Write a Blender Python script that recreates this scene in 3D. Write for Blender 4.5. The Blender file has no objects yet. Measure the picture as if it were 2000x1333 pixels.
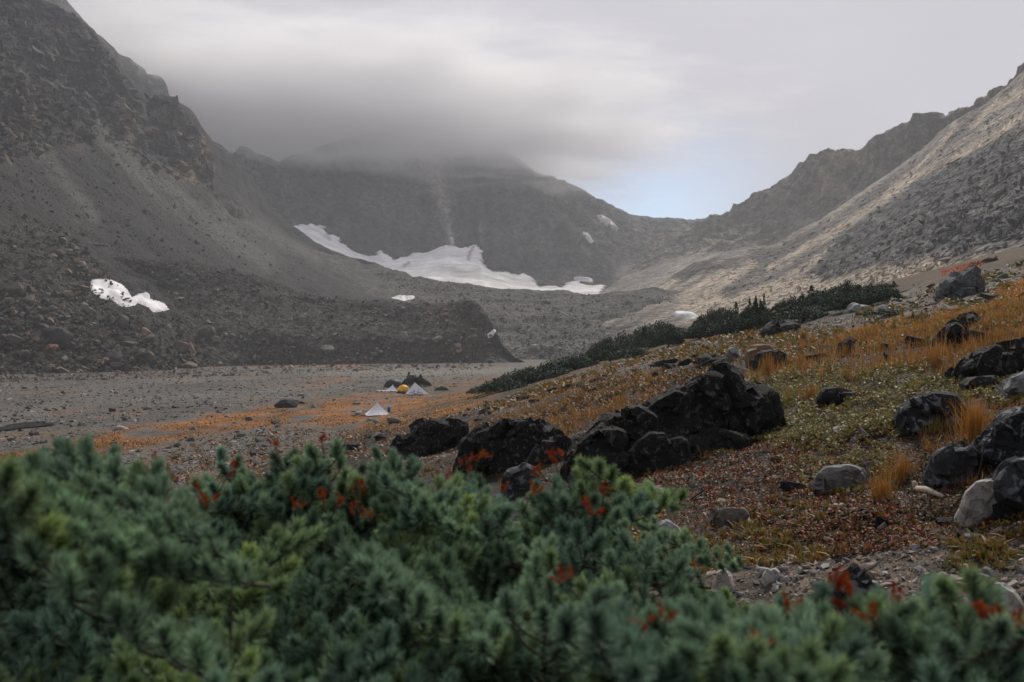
import bpy, bmesh, math, random
import numpy as np
from mathutils import Vector, Matrix, Euler

random.seed(7)
rng = np.random.default_rng(7)
sc = bpy.context.scene
COL = sc.collection
R = math.radians

# ------------------------------------------------------------------ camera
EYE = 1.6
FPX = 2000 * 35 / 36.0
CX, CY = 1000.0, 666.5
cam_d = bpy.data.cameras.new('camera')
cam = bpy.data.objects.new('camera', cam_d)
COL.objects.link(cam)
cam.location = (0, 0, EYE)
cam.rotation_euler = (R(90), 0, 0)
cam_d.lens = 35
cam_d.sensor_width = 36
cam_d.clip_start = 0.05
cam_d.clip_end = 20000
cam_d.dof.use_dof = True
cam_d.dof.focus_distance = 15
cam_d.dof.aperture_fstop = 5.6
sc.camera = cam

# ------------------------------------------------------------------ sky, sun
SUN_EL, SUN_AZ = R(43), R(20)          # azimuth clockwise from the view axis (+Y)
sun_dir = Vector((math.sin(SUN_AZ) * math.cos(SUN_EL), math.cos(SUN_AZ) * math.cos(SUN_EL), math.sin(SUN_EL)))
world = bpy.data.worlds.new('World')
sc.world = world
world.use_nodes = True
wt = world.node_tree
wt.nodes.clear()
wo = wt.nodes.new('ShaderNodeOutputWorld')
wb = wt.nodes.new('ShaderNodeBackground')
wb.inputs['Strength'].default_value = 0.1
sky = wt.nodes.new('ShaderNodeTexSky')
sky.sky_type = 'NISHITA'
sky.sun_disc = False
sky.sun_elevation = SUN_EL
sky.sun_rotation = SUN_AZ
sky.altitude = 1900
tc = wt.nodes.new('ShaderNodeTexCoord')


def wn(kind, **kw):
    n = wt.nodes.new(kind)
    for k, v in kw.items():
        setattr(n, k, v)
    return n


def wl(a, b):
    wt.links.new(a, b)


# overcast deck: pale grey cloud, brighter towards the hidden sun, with one break of blue
dots = wn('ShaderNodeVectorMath', operation='DOT_PRODUCT')
wl(tc.outputs['Generated'], dots.inputs[0])
dots.inputs[1].default_value = sun_dir
gl = wn('ShaderNodeMapRange', interpolation_type='SMOOTHSTEP')
wl(dots.outputs['Value'], gl.inputs['Value'])
gl.inputs['From Min'].default_value = 0.35
gl.inputs['From Max'].default_value = 1.0
cn = wn('ShaderNodeTexNoise')
cn.inputs['Scale'].default_value = 2.2
cn.inputs['Detail'].default_value = 5
cn.inputs['Roughness'].default_value = 0.5
cmap = wn('ShaderNodeMapping')
cmap.inputs['Scale'].default_value = (1, 1, 2.2)
wl(tc.outputs['Generated'], cmap.inputs['Vector'])
wl(cmap.outputs['Vector'], cn.inputs['Vector'])
ccol = wn('ShaderNodeMix', data_type='RGBA')
wl(gl.outputs['Result'], ccol.inputs['Factor'])
ccol.inputs[6].default_value = (1.55, 1.54, 1.73, 1)
ccol.inputs[7].default_value = (2.4, 2.34, 2.54, 1)
cvar = wn('ShaderNodeMapRange')
wl(cn.outputs['Fac'], cvar.inputs['Value'])
cvar.inputs['From Min'].default_value = 0.3
cvar.inputs['From Max'].default_value = 0.7
cvar.inputs['To Min'].default_value = 0.88
cvar.inputs['To Max'].default_value = 1.1
cmul = wn('ShaderNodeVectorMath', operation='SCALE')
wl(ccol.outputs[2], cmul.inputs[0])
wl(cvar.outputs['Result'], cmul.inputs['Scale'])
# the break
gapd = Vector(((1290 - CX) / FPX, 1, (CY - 400) / FPX)).normalized()
stretch = wn('ShaderNodeMapping')
stretch.inputs['Scale'].default_value = (0.7, 1, 1.0)
sub = wn('ShaderNodeVectorMath', operation='SUBTRACT')
wl(tc.outputs['Generated'], sub.inputs[0])
sub.inputs[1].default_value = gapd
wl(sub.outputs[0], stretch.inputs['Vector'])
ln = wn('ShaderNodeVectorMath', operation='LENGTH')
wl(stretch.outputs['Vector'], ln.inputs[0])
add = wn('ShaderNodeMath', operation='MULTIPLY_ADD')
wl(cn.outputs['Fac'], add.inputs[0])
add.inputs[1].default_value = 0.16
wl(ln.outputs['Value'], add.inputs[2])
cov = wn('ShaderNodeMapRange', interpolation_type='SMOOTHSTEP')
wl(add.outputs[0], cov.inputs['Value'])
cov.inputs['From Min'].default_value = 0.05
cov.inputs['From Max'].default_value = 0.21
cov.inputs['To Min'].default_value = 0.3
cov.inputs['To Max'].default_value = 1.0
smix = wn('ShaderNodeMix', data_type='RGBA')
wl(cov.outputs['Result'], smix.inputs['Factor'])
veil = wn('ShaderNodeVectorMath', operation='SCALE')
veil.inputs['Scale'].default_value = 0.55
wl(sky.outputs['Color'], veil.inputs[0])
wl(veil.outputs[0], smix.inputs[6])
wl(cmul.outputs[0], smix.inputs[7])
wl(smix.outputs[2], wb.inputs['Color'])
wl(wb.outputs['Background'], wo.inputs['Surface'])

sd = bpy.data.lights.new('sun', 'SUN')
sd.energy = 1.5
sd.angle = R(10)
sd.color = (1.0, 0.93, 0.84)
sun = bpy.data.objects.new('sun', sd)
COL.objects.link(sun)
sun.rotation_euler = sun_dir.to_track_quat('Z', 'Y').to_euler()
sun.location = (0, 0, 400)

sc.view_settings.view_transform = 'Standard'
sc.view_settings.look = 'None'
sc.view_settings.exposure = 1.32
sc.view_settings.gamma = 1.0
sc.view_settings.use_curve_mapping = False
sc.render.engine = 'CYCLES'
cy = sc.cycles
cy.max_bounces = 10
cy.diffuse_bounces = 2
cy.glossy_bounces = 1
cy.transmission_bounces = 2
cy.volume_bounces = 8
cy.transparent_max_bounces = 4
cy.use_denoising = True
cy.caustics_reflective = False
cy.caustics_refractive = False

# ------------------------------------------------------------------ helpers


def tag(o, label=None, cat=None, group=None, kind=None):
    if label:
        o['label'] = label
    if cat:
        o['category'] = cat
    if group:
        o['group'] = group
    if kind:
        o['kind'] = kind
    return o


def P3(px, py, d):
    px, py, d = np.asarray(px, float), np.asarray(py, float), np.asarray(d, float)
    return np.stack([(px - CX) / FPX * d, d + 0 * px, EYE - (py - CY) / FPX * d], -1)


def proj(p):
    y = np.maximum(p[..., 1], 0.05)
    return CX + p[..., 0] / y * FPX, CY - (p[..., 2] - EYE) / y * FPX


def _hash(ix, iy, iz, seed):
    h = (ix.astype(np.uint32) * np.uint32(374761393) + iy.astype(np.uint32) * np.uint32(668265263)
         + iz.astype(np.uint32) * np.uint32(2147483647) + np.uint32(seed * 974711 + 12345))
    h = (h ^ (h >> np.uint32(13))) * np.uint32(1274126177)
    h = (h ^ (h >> np.uint32(16))) * np.uint32(2246822519)
    return (h ^ (h >> np.uint32(15)))


def pnoise(p, seed=0):
    """gradient noise, about -1..1, p (..., 3)"""
    shp = p.shape[:-1]
    q = p.reshape(-1, 3)
    f = np.floor(q)
    i = f.astype(np.int64)
    t = q - f
    u = t * t * t * (t * (t * 6 - 15) + 10)
    out = 0
    for dx in (0, 1):
        for dy in (0, 1):
            for dz in (0, 1):
                h = _hash((i[:, 0] + dx) & 0xffffffff, (i[:, 1] + dy) & 0xffffffff, (i[:, 2] + dz) & 0xffffffff, seed)
                gx = (h & np.uint32(1023)).astype(np.float32) / 511.5 - 1
                gy = ((h >> np.uint32(10)) & np.uint32(1023)).astype(np.float32) / 511.5 - 1
                gz = ((h >> np.uint32(20)) & np.uint32(1023)).astype(np.float32) / 511.5 - 1
                g = gx * (t[:, 0] - dx) + gy * (t[:, 1] - dy) + gz * (t[:, 2] - dz)
                w = (u[:, 0] if dx else 1 - u[:, 0]) * (u[:, 1] if dy else 1 - u[:, 1]) * (u[:, 2] if dz else 1 - u[:, 2])
                out = out + g * w
    return (out * 1.4).reshape(shp)


def fbm(p, octv=4, seed=0, gain=0.5, lac=2.03):
    a, s, o = 1.0, 0, 0
    for k in range(octv):
        s = s + a * pnoise(p, seed + k * 17)
        o += a
        p = p * lac + 13.7
        a *= gain
    return s / o


def ridged(p, octv=4, seed=0, gain=0.5):
    a, s, o = 1.0, 0, 0
    for k in range(octv):
        s = s + a * (1 - 2 * np.abs(pnoise(p, seed + k * 31)))
        o += a
        p = p * 2.07 + 7.1
        a *= gain
    return s / o


def sstep(a, b, x):
    t = np.clip((x - a) / (b - a), 0, 1)
    return t * t * (3 - 2 * t)


def poly_sd(px, py, poly):
    """signed distance in picture units, positive inside"""
    poly = np.asarray(poly, float)
    inside = np.zeros(px.shape, bool)
    dmin = np.full(px.shape, 1e9)
    n = len(poly)
    for k in range(n):
        x1, y1 = poly[k]
        x2, y2 = poly[(k + 1) % n]
        if y1 != y2:
            c = ((y1 > py) != (y2 > py)) & (px < (x2 - x1) * (py - y1) / (y2 - y1) + x1)
            inside ^= c
        L2 = max((x2 - x1) ** 2 + (y2 - y1) ** 2, 1e-9)
        t = np.clip(((px - x1) * (x2 - x1) + (py - y1) * (y2 - y1)) / L2, 0, 1)
        dd = np.hypot(px - x1 - t * (x2 - x1), py - y1 - t * (y2 - y1))
        dmin = np.minimum(dmin, dd)
    return np.where(inside, dmin, -dmin)


def line_d(px, py, pts):
    dmin = np.full(px.shape, 1e9)
    for (x1, y1), (x2, y2) in zip(pts[:-1], pts[1:]):
        L2 = max((x2 - x1) ** 2 + (y2 - y1) ** 2, 1e-9)
        t = np.clip(((px - x1) * (x2 - x1) + (py - y1) * (y2 - y1)) / L2, 0, 1)
        dmin = np.minimum(dmin, np.hypot(px - x1 - t * (x2 - x1), py - y1 - t * (y2 - y1)))
    return dmin


def mesh_np(name, V, F, mat=None, col=None, smooth=True):
    """V (n,3); F (m,3) or (m,4) int array"""
    me = bpy.data.meshes.new(name)
    V = np.ascontiguousarray(V, np.float32)
    F = np.ascontiguousarray(F, np.int32)
    k = F.shape[1]
    me.vertices.add(len(V))
    me.vertices.foreach_set('co', V.ravel())
    me.loops.add(F.size)
    me.loops.foreach_set('vertex_index', F.ravel())
    me.polygons.add(len(F))
    me.polygons.foreach_set('loop_start', np.arange(0, F.size, k, dtype=np.int32))
    me.polygons.foreach_set('use_smooth', np.full(len(F), smooth, bool))
    me.update(calc_edges=True)
    if col is not None:
        c = np.ones((len(V), 4), np.float32)
        c[:, :3] = col
        a = me.attributes.new('Col', 'FLOAT_COLOR', 'POINT')
        a.data.foreach_set('color', c.ravel())
    if mat:
        me.materials.append(mat)
    return me


def link(name, me, parent=None, loc=None, rot=None, scale=None):
    o = bpy.data.objects.new(name, me)
    COL.objects.link(o)
    if parent:
        o.parent = parent
    if loc is not None:
        o.location = loc
    if rot is not None:
        o.rotation_euler = rot
    if scale is not None:
        o.scale = scale
    return o


def grid_faces(nv, nu):
    a = np.arange(nv * nu).reshape(nv, nu)
    return np.stack([a[:-1, :-1], a[:-1, 1:], a[1:, 1:], a[1:, :-1]], -1).reshape(-1, 4)


def grid_normals(Pg):
    du = np.gradient(Pg, axis=1)
    dv = np.gradient(Pg, axis=0)
    n = np.cross(du, dv)
    n /= np.maximum(np.linalg.norm(n, axis=-1, keepdims=True), 1e-9)
    return n


def lerp3(a, b, t):
    return np.asarray(a) * (1 - t[..., None]) + np.asarray(b) * t[..., None]


# ------------------------------------------------------------------ materials
def new_mat(name):
    m = bpy.data.materials.new(name)
    m.use_nodes = True
    nt = m.node_tree
    bs = nt.nodes['Principled BSDF']
    bs.inputs['Roughness'].default_value = 0.9
    bs.inputs['Specular IOR Level'].default_value = 0.25
    return m, nt, bs


def node(nt, kind, **kw):
    n = nt.nodes.new(kind)
    for k, v in kw.items():
        setattr(n, k, v)
    return n


def terrain_mat(name, fine, coarse, speck=0.35, bump=0.6, bdist=0.5, stone=None, rough=0.92):
    """vertex base colour x fine grain + stony bump"""
    m, nt, bs = new_mat(name)
    L = nt.links
    tcn = node(nt, 'ShaderNodeTexCoord')
    at = node(nt, 'ShaderNodeAttribute', attribute_name='Col')
    n1 = node(nt, 'ShaderNodeTexNoise')
    n1.inputs['Scale'].default_value = fine
    n1.inputs['Detail'].default_value = 6
    n1.inputs['Roughness'].default_value = 0.65
    n2 = node(nt, 'ShaderNodeTexNoise')
    n2.inputs['Scale'].default_value = coarse
    n2.inputs['Detail'].default_value = 5
    vo = node(nt, 'ShaderNodeTexVoronoi')
    vo.inputs['Scale'].default_value = stone or fine * 1.6
    for n in (n1, n2, vo):
        L.new(tcn.outputs['Object'], n.inputs['Vector'])
    r1 = node(nt, 'ShaderNodeMapRange')
    L.new(n1.outputs['Fac'], r1.inputs['Value'])
    r1.inputs['From Min'].default_value = 0.3
    r1.inputs['From Max'].default_value = 0.7
    r1.inputs['To Min'].default_value = 1 - speck
    r1.inputs['To Max'].default_value = 1 + speck
    r2 = node(nt, 'ShaderNodeMapRange')
    L.new(n2.outputs['Fac'], r2.inputs['Value'])
    r2.inputs['From Min'].default_value = 0.3
    r2.inputs['From Max'].default_value = 0.7
    r2.inputs['To Min'].default_value = 0.8
    r2.inputs['To Max'].default_value = 1.2
    bw = node(nt, 'ShaderNodeSeparateColor')
    L.new(vo.outputs['Color'], bw.inputs[0])
    r3 = node(nt, 'ShaderNodeMapRange')
    L.new(bw.outputs[0], r3.inputs['Value'])
    r3.inputs['To Min'].default_value = 1 - speck * 0.8
    r3.inputs['To Max'].default_value = 1 + speck * 0.8
    mu = node(nt, 'ShaderNodeMath', operation='MULTIPLY')
    L.new(r1.outputs[0], mu.inputs[0])
    L.new(r2.outputs[0], mu.inputs[1])
    mu2 = node(nt, 'ShaderNodeMath', operation='MULTIPLY')
    L.new(mu.outputs[0], mu2.inputs[0])
    L.new(r3.outputs[0], mu2.inputs[1])
    sc_ = node(nt, 'ShaderNodeVectorMath', operation='SCALE')
    L.new(at.outputs['Color'], sc_.inputs[0])
    L.new(mu2.outputs[0], sc_.inputs['Scale'])
    L.new(sc_.outputs[0], bs.inputs['Base Color'])
    bs.inputs['Roughness'].default_value = rough
    ad = node(nt, 'ShaderNodeMath', operation='MULTIPLY_ADD')
    L.new(vo.outputs['Distance'], ad.inputs[0])
    ad.inputs[1].default_value = -0.6
    L.new(n1.outputs['Fac'], ad.inputs[2])
    bp = node(nt, 'ShaderNodeBump')
    bp.inputs['Strength'].default_value = bump
    bp.inputs['Distance'].default_value = bdist
    L.new(ad.outputs[0], bp.inputs['Height'])
    L.new(bp.outputs['Normal'], bs.inputs['Normal'])
    return m


def rock_mat(name, lichen=0.0, lich_col=(0.3, 0.32, 0.28), scale=3.0, bump=0.5, lscale=4.0, dark=0.0):
    """object colour x grain, with lichen patches"""
    m, nt, bs = new_mat(name)
    L = nt.links
    tcn = node(nt, 'ShaderNodeTexCoord')
    oi = node(nt, 'ShaderNodeObjectInfo')
    n1 = node(nt, 'ShaderNodeTexNoise')
    n1.inputs['Scale'].default_value = scale
    n1.inputs['Detail'].default_value = 8
    n1.inputs['Roughness'].default_value = 0.7
    L.new(tcn.outputs['Object'], n1.inputs['Vector'])
    r1 = node(nt, 'ShaderNodeMapRange')
    L.new(n1.outputs['Fac'], r1.inputs['Value'])
    r1.inputs['From Min'].default_value = 0.3
    r1.inputs['From Max'].default_value = 0.7
    r1.inputs['To Min'].default_value = 0.45
    r1.inputs['To Max'].default_value = 1.5
    s_ = node(nt, 'ShaderNodeVectorMath', operation='SCALE')
    L.new(oi.outputs['Color'], s_.inputs[0])
    L.new(r1.outputs[0], s_.inputs['Scale'])
    out = s_.outputs[0]
    if lichen > 0:
        n2 = node(nt, 'ShaderNodeTexNoise')
        n2.inputs['Scale'].default_value = lscale
        n2.inputs['Detail'].default_value = 6
        n2.inputs['Roughness'].default_value = 0.62
        n2.inputs['Distortion'].default_value = 0.6
        L.new(tcn.outputs['Object'], n2.inputs['Vector'])
        r2 = node(nt, 'ShaderNodeMapRange', interpolation_type='SMOOTHSTEP')
        L.new(n2.outputs['Fac'], r2.inputs['Value'])
        r2.inputs['From Min'].default_value = 0.66 - lichen * 0.2
        r2.inputs['From Max'].default_value = 0.72 - lichen * 0.2
        mx = node(nt, 'ShaderNodeMix', data_type='RGBA')
        L.new(r2.outputs[0], mx.inputs['Factor'])
        L.new(out, mx.inputs[6])
        mx.inputs[7].default_value = (*lich_col, 1)
        out = mx.outputs[2]
    L.new(out, bs.inputs['Base Color'])
    bp = node(nt, 'ShaderNodeBump')
    bp.inputs['Strength'].default_value = bump
    bp.inputs['Distance'].default_value = 0.08
    L.new(n1.outputs['Fac'], bp.inputs['Height'])
    L.new(bp.outputs['Normal'], bs.inputs['Normal'])
    bs.inputs['Roughness'].default_value = 0.88
    return m


def leaf_mat(name, rough=0.6, trans=0.15):
    m, nt, bs = new_mat(name)
    at = node(nt, 'ShaderNodeAttribute', attribute_name='Col')
    nt.links.new(at.outputs['Color'], bs.inputs['Base Color'])
    bs.inputs['Roughness'].default_value = rough
    if trans:
        tr = node(nt, 'ShaderNodeBsdfTranslucent')
        nt.links.new(at.outputs['Color'], tr.inputs['Color'])
        mx = node(nt, 'ShaderNodeMixShader')
        mx.inputs[0].default_value = trans
        nt.links.new(bs.outputs[0], mx.inputs[1])
        nt.links.new(tr.outputs[0], mx.inputs[2])
        nt.links.new(mx.outputs[0], nt.nodes['Material Output'].inputs['Surface'])
    return m


def plain_mat(name, col, rough=0.7, metal=0.0, grain=0.12, scale=30.0):
    m, nt, bs = new_mat(name)
    tcn = node(nt, 'ShaderNodeTexCoord')
    n1 = node(nt, 'ShaderNodeTexNoise')
    n1.inputs['Scale'].default_value = scale
    n1.inputs['Detail'].default_value = 4
    nt.links.new(tcn.outputs['Object'], n1.inputs['Vector'])
    mx = node(nt, 'ShaderNodeMix', data_type='RGBA')
    nt.links.new(n1.outputs['Fac'], mx.inputs['Factor'])
    mx.inputs[6].default_value = (*[c * (1 - grain) for c in col], 1)
    mx.inputs[7].default_value = (*[min(1, c * (1 + grain)) for c in col], 1)
    nt.links.new(mx.outputs[2], bs.inputs['Base Color'])
    bs.inputs['Roughness'].default_value = rough
    bs.inputs['Metallic'].default_value = metal
    return m


M_MTN = terrain_mat('mountain_rock', 0.16, 0.02, speck=0.45, bump=0.9, bdist=3.0, stone=0.35)
M_SCREE = terrain_mat('moraine_rubble', 0.55, 0.06, speck=0.5, bump=1.0, bdist=1.2, stone=0.9)
M_GROUND = terrain_mat('stony_soil', 3.0, 0.35, speck=0.5, bump=0.9, bdist=0.12, stone=5.0)
M_SNOW = terrain_mat('old_snow', 0.09, 0.02, speck=0.12, bump=0.35, bdist=1.5, stone=0.2, rough=0.7)
M_RUBBLE = leaf_mat('rubble_stone', rough=0.9, trans=0)
M_LEAF = leaf_mat('leaf', rough=0.55, trans=0.25)
M_NEEDLE = leaf_mat('fir_needle', rough=0.75, trans=0.12)
M_BARK = plain_mat('bark', (0.045, 0.03, 0.024), 0.95)
M_ROCK = rock_mat('grey_rock', 0.0, scale=1.2, bump=0.5)
M_DARK = rock_mat('dark_lichen_rock', 0.5, (0.10, 0.105, 0.085), scale=9.0, bump=1.0, lscale=13)
M_WHITEL = rock_mat('white_lichen_rock', 0.6, (0.17, 0.19, 0.21), scale=8.0, bump=0.8, lscale=9.0)
M_PALE = rock_mat('pale_granite', 0.2, (0.10, 0.10, 0.10), scale=14.0, bump=0.5, lscale=22.0)

# ------------------------------------------------------------------ lofted mountains
VS = {}
VSC = {}
LASTC = [None]


def loft(key, rows, nus, nvs, disp=None):
    """rows: list of control polylines [(px,py,d)...] monotonic in px; smooth through them"""
    nu = nus
    u = np.linspace(0, 1, nu)
    C = []
    for r in rows:
        r = np.array(r, float)
        q = r[0, 0] + u * (r[-1, 0] - r[0, 0])
        py = np.interp(q, r[:, 0], r[:, 1])
        d = np.interp(q, r[:, 0], r[:, 2])
        C.append(P3(q, py, d))
    C = np.array(C)
    n = len(C)
    T = np.zeros_like(C)
    T[1:-1] = (C[2:] - C[:-2]) * 0.5
    # limit tangents
    T[0] = C[1] - C[0]
    T[-1] = C[-1] - C[-2]
    out, vv = [], []
    for k in range(n - 1):
        t = np.linspace(0, 1, nvs[k], endpoint=(k == n - 2))[:, None, None]
        h00, h10 = 2 * t**3 - 3 * t**2 + 1, t**3 - 2 * t**2 + t
        h01, h11 = -2 * t**3 + 3 * t**2, t**3 - t**2
        s0 = 0.6
        out.append(h00 * C[k] + h10 * T[k] * s0 + h01 * C[k + 1] + h11 * T[k + 1] * s0)
        vv.append(k + t[:, 0, 0])
    G = np.concatenate(out, 0)
    v = np.concatenate(vv)
    N = grid_normals(G)
    if N[..., 2].mean() < 0:
        N = -N
    if disp is not None:
        G = G + N * disp(G, v[:, None] + 0 * G[..., 0], u[None, :] + 0 * G[..., 0])[..., None]
        N = grid_normals(G)
        if N[..., 2].mean() < 0:
            N = -N
    VS[key] = (G, N, v)
    return G, N, v


def build_sheet(name, G, N, colr, mat):
    nv, nu = G.shape[:2]
    F = grid_faces(nv, nu)
    # orient outward
    a, b, c = G.reshape(-1, 3)[F[:200, 0]], G.reshape(-1, 3)[F[:200, 1]], G.reshape(-1, 3)[F[:200, 2]]
    me = mesh_np(name, G.reshape(-1, 3), F, mat, colr.reshape(-1, 3))
    o = link(name, me)
    o['kind'] = 'structure'
    return o


def rowy(skyline, dy, dd):
    return [(p[0], p[1] + dy, p[2] + dd) for p in skyline]


# ---- back wall
wall_sky = [(60, -70, 790), (120, -10, 800), (180, 62, 815), (232, 112, 835), (262, 126, 845), (272, 132, 850), (278, 150, 850),
            (312, 152, 860), (318, 172, 862), (324, 200, 865), (380, 268, 885), (425, 284, 905), (440, 302, 912), (455, 306, 917),
            (470, 287, 925), (482, 290, 928), (500, 304, 935), (516, 310, 940), (530, 320, 945), (546, 326, 950), (575, 312, 965), (640, 285, 1000),
            (720, 262, 1060), (800, 245, 1100), (880, 250, 1120), (950, 283, 1125), (1011, 313, 1130), (1039, 336, 1135),
            (1070, 347, 1140), (1095, 357, 1145), (1130, 375, 1160), (1160, 394, 1175), (1190, 408, 1190), (1220, 418, 1210),
            (1250, 427, 1230), (1310, 433, 1270), (1358, 439, 1290), (1400, 431, 1290), (1480, 420, 1290), (1560, 420, 1290)]
wall_mid = [(60, 100, 740), (320, 280, 800), (470, 370, 840), (600, 390, 900), (720, 370, 980), (840, 360, 1020), (890, 385, 1045),
            (960, 375, 1020), (1050, 410, 1020), (1160, 450, 1060), (1260, 475, 1130), (1358, 470, 1180), (1560, 460, 1180)]
wall_foot = [(60, 300, 700), (320, 380, 740), (470, 440, 770), (560, 455, 790), (640, 475, 815), (720, 508, 860), (800, 508, 900),
             (870, 492, 935), (930, 490, 930), (960, 540, 880), (1050, 556, 850), (1180, 566, 840), (1215, 522, 960), (1260, 518, 990), (1358, 505, 1020), (1560, 500, 1020)]
wall_base = [(60, 420, 660), (470, 520, 700), (640, 560, 720), (800, 580, 760), (930, 590, 780), (1050, 600, 760), (1180, 590, 760), (1300, 575, 860), (1560, 560, 900)]
wall_back = [(p[0], p[1] + 140, p[2] + 330) for p in wall_sky]


def wall_disp(G, v, u):
    q = G.copy()
    w = sstep(1.0, 1.5, v)
    rib = ridged(q * np.array([1 / 55., 1 / 55., 1 / 230.]), 5, 3, 0.55)
    fine = ridged(q * np.array([1 / 16., 1 / 16., 1 / 40.]), 4, 9, 0.6)
    far = fbm(q / 90., 3, 4)
    steep = 1 - sstep(2.5, 3, v)
    return (0.06 + 0.94 * w) * ((rib - .45) * 19 + far * 7) * (0.25 + .75 * steep) + (fine - .3) * 5 * (0.3 + 0.7 * w)


Gw, Nw, vw = loft('wall', [wall_back, wall_sky, wall_mid, wall_foot, wall_base], 460, [8, 96, 80, 18], wall_disp)
px, py = proj(Gw)
warp = fbm(Gw / 14., 3, 5) * 5
nz = fbm(Gw * np.array([1 / 40., 1 / 40., 1 / 90.]), 4, 8)
colw = lerp3(np.array([0.050, 0.052, 0.050]), np.array([0.105, 0.100, 0.092]), np.clip(0.5 + 0.9 * nz, 0, 1))
vst = fbm(Gw * np.array([1 / 9., 1 / 30., 1 / 75.]), 4, 7)
colw = colw * (1 + .9 * np.clip(vst, -.6, .8))[..., None]
gul = np.exp(-np.clip(line_d(px + warp, py, [(838, 320), (852, 350), (866, 400), (878, 450), (882, 492)]) / np.interp(py, [320, 360, 420, 490], [19, 15, 11, 7]), 0, 9)**2)
gul = np.maximum(gul, np.exp(-(line_d(px + warp, py, [(866, 395), (874, 440)]) / 8)**2) * 0.7)
gul = np.maximum(gul, np.exp(-(line_d(px + warp * .6, py, [(940, 432), (939, 450), (943, 478)]) / np.interp(py, [430, 480], [2.5, 6]))**2))
colw = lerp3(colw, np.array([0.36, 0.33, 0.30]), gul * 0.95)
for ln_, wd, am in [([(1040, 345), (1080, 372), (1110, 395)], 9, .4), ([(1120, 385), (1150, 420), (1175, 440)], 7, .4), ([(1000, 500), (1060, 470), (1090, 430)], 5, .25),
                    ([(1108, 530), (1100, 556)], 7, .5), ([(1130, 470), (1155, 485)], 6, .3)]:
    colw = lerp3(colw, np.array([0.21, 0.19, 0.17]), am * np.exp(-(line_d(px + warp * 1.6, py, ln_) / wd)**2))
terr = sstep(-4, 12, poly_sd(px + warp, py, [(1195, 519), (1270, 514), (1420, 500), (1420, 580), (1190, 580)]))
colw = lerp3(colw, np.array([0.19, 0.175, 0.155]), terr * .8)
colw = colw * .8
build_sheet('mountain', Gw, Nw, colw, M_MTN)

# ---- glacier snow under the wall
snow_low = [(540, 520, 700), (600, 530, 680), (700, 545, 660), (760, 560, 645), (850, 580, 630), (990, 600, 610), (1100, 605, 600), (1200, 605, 600)]
snow_mid = [(540, 470, 745), (600, 480, 760), (660, 500, 770), (720, 525, 780), (800, 530, 790), (870, 515, 800), (940, 525, 780), (1000, 555, 760), (1100, 575, 740), (1200, 578, 730)]
snow_top = [(540, 425, 800), (600, 425, 825), (660, 450, 845), (720, 485, 870), (800, 480, 905), (870, 465, 940), (940, 462, 930), (1000, 515, 880), (1100, 535, 850), (1200, 535, 850)]


def snow_disp(G, v, u):
    fold = ridged(G * np.array([1 / 60., 1 / 90., 1 / 30.]), 3, 21) * 3.0
    return fold + fbm(G / 9., 3, 22) * 0.8


Gs, Ns, vs_ = loft('snow', [snow_top, snow_mid, snow_low], 360, [100, 56], snow_disp)
snow_poly = [(556, 452), (561, 446), (580, 443), (596, 441), (608, 438), (616, 441), (636, 443), (634, 450), (641, 459), (652, 461), (663, 465), (664, 474), (676, 482), (689, 491),
             (704, 498), (724, 502), (738, 501), (733, 494), (744, 490), (752, 498), (768, 505), (762, 509), (775, 508), (801, 502), (808, 495), (836, 495), (852, 487), (871, 480), (886, 482), (902, 486),
             (916, 484), (930, 479), (934, 484), (943, 493), (944, 516), (951, 526), (962, 532), (976, 533), (986, 531), (993, 532), (1000, 537), (1010, 539), (1025, 536), (1034, 542), (1042, 547), (1047, 555),
             (1052, 561), (1075, 560), (1096, 563), (1102, 558), (1110, 551), (1126, 551), (1133, 555), (1150, 558), (1168, 558), (1181, 560), (1177, 572), (1162, 590), (1150, 640), (1000, 640), (800, 620), (640, 560), (556, 470)]
px, py = proj(Gs)
wp = fbm(Gs / 7., 4, 33, .6) * 8.0
sdn = poly_sd(px + wp, py + fbm(Gs / 6., 3, 35, .6) * 5, snow_poly)
sl = poly_sd(px + wp, py, [(1120, 545), (1126, 541), (1145, 542), (1156, 545), (1158, 551), (1146, 549), (1128, 548)])
sdn = np.maximum(sdn, sl)
keep = sdn > -1.4
Gs2 = Gs + np.array([0, 0, 1.0]) * (np.clip(sdn, -2, 3)[..., None] * 0.35) + np.array([0, -1.0, 0]) * (np.clip(sdn, -2, 6)[..., None] * 1.2 + 2.0)
dirt = np.clip(0.5 + 1.1 * fbm(Gs * np.array([1 / 22., 1 / 10., 1 / 8.]), 4, 40), 0, 1)
band = np.clip(ridged((Gs + 14 * fbm(Gs / 50., 2, 41)[..., None]) * np.array([1 / 80., 1 / 25., 1 / 9.]), 3, 42), 0, 1)
low = sstep(790, 900, px) * sstep(500, 545, py)
cols = lerp3(np.array([0.88, 0.88, 0.90]), np.array([0.46, 0.44, 0.42]), np.clip(dirt * .55 + band * .6 * (0.2 + .8 * low), 0, 1))
rockp = np.exp(-(line_d(px, py, [(800, 518), (792, 524)]) / 3.5)**2) + np.exp(-(line_d(px + wp, py, [(928, 484), (918, 500), (916, 512)]) / 3.0)**2) + np.exp(-(line_d(px + wp, py, [(640, 460), (648, 474)]) / 3)**2) * .6
cols = lerp3(cols, np.array([0.16, 0.15, 0.14]), np.clip(rockp, 0, 1) * .8)


def masked_mesh(name, G, keep, col, mat):
    nv, nu = G.shape[:2]
    F = grid_faces(nv, nu)
    k = keep.reshape(-1)
    F = F[k[F].all(1)]
    used = np.unique(F)
    mp = np.full(nv * nu, -1)
    mp[used] = np.arange(len(used))
    return mesh_np(name, G.reshape(-1, 3)[used], mp[F], mat, col.reshape(-1, 3)[used])


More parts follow.
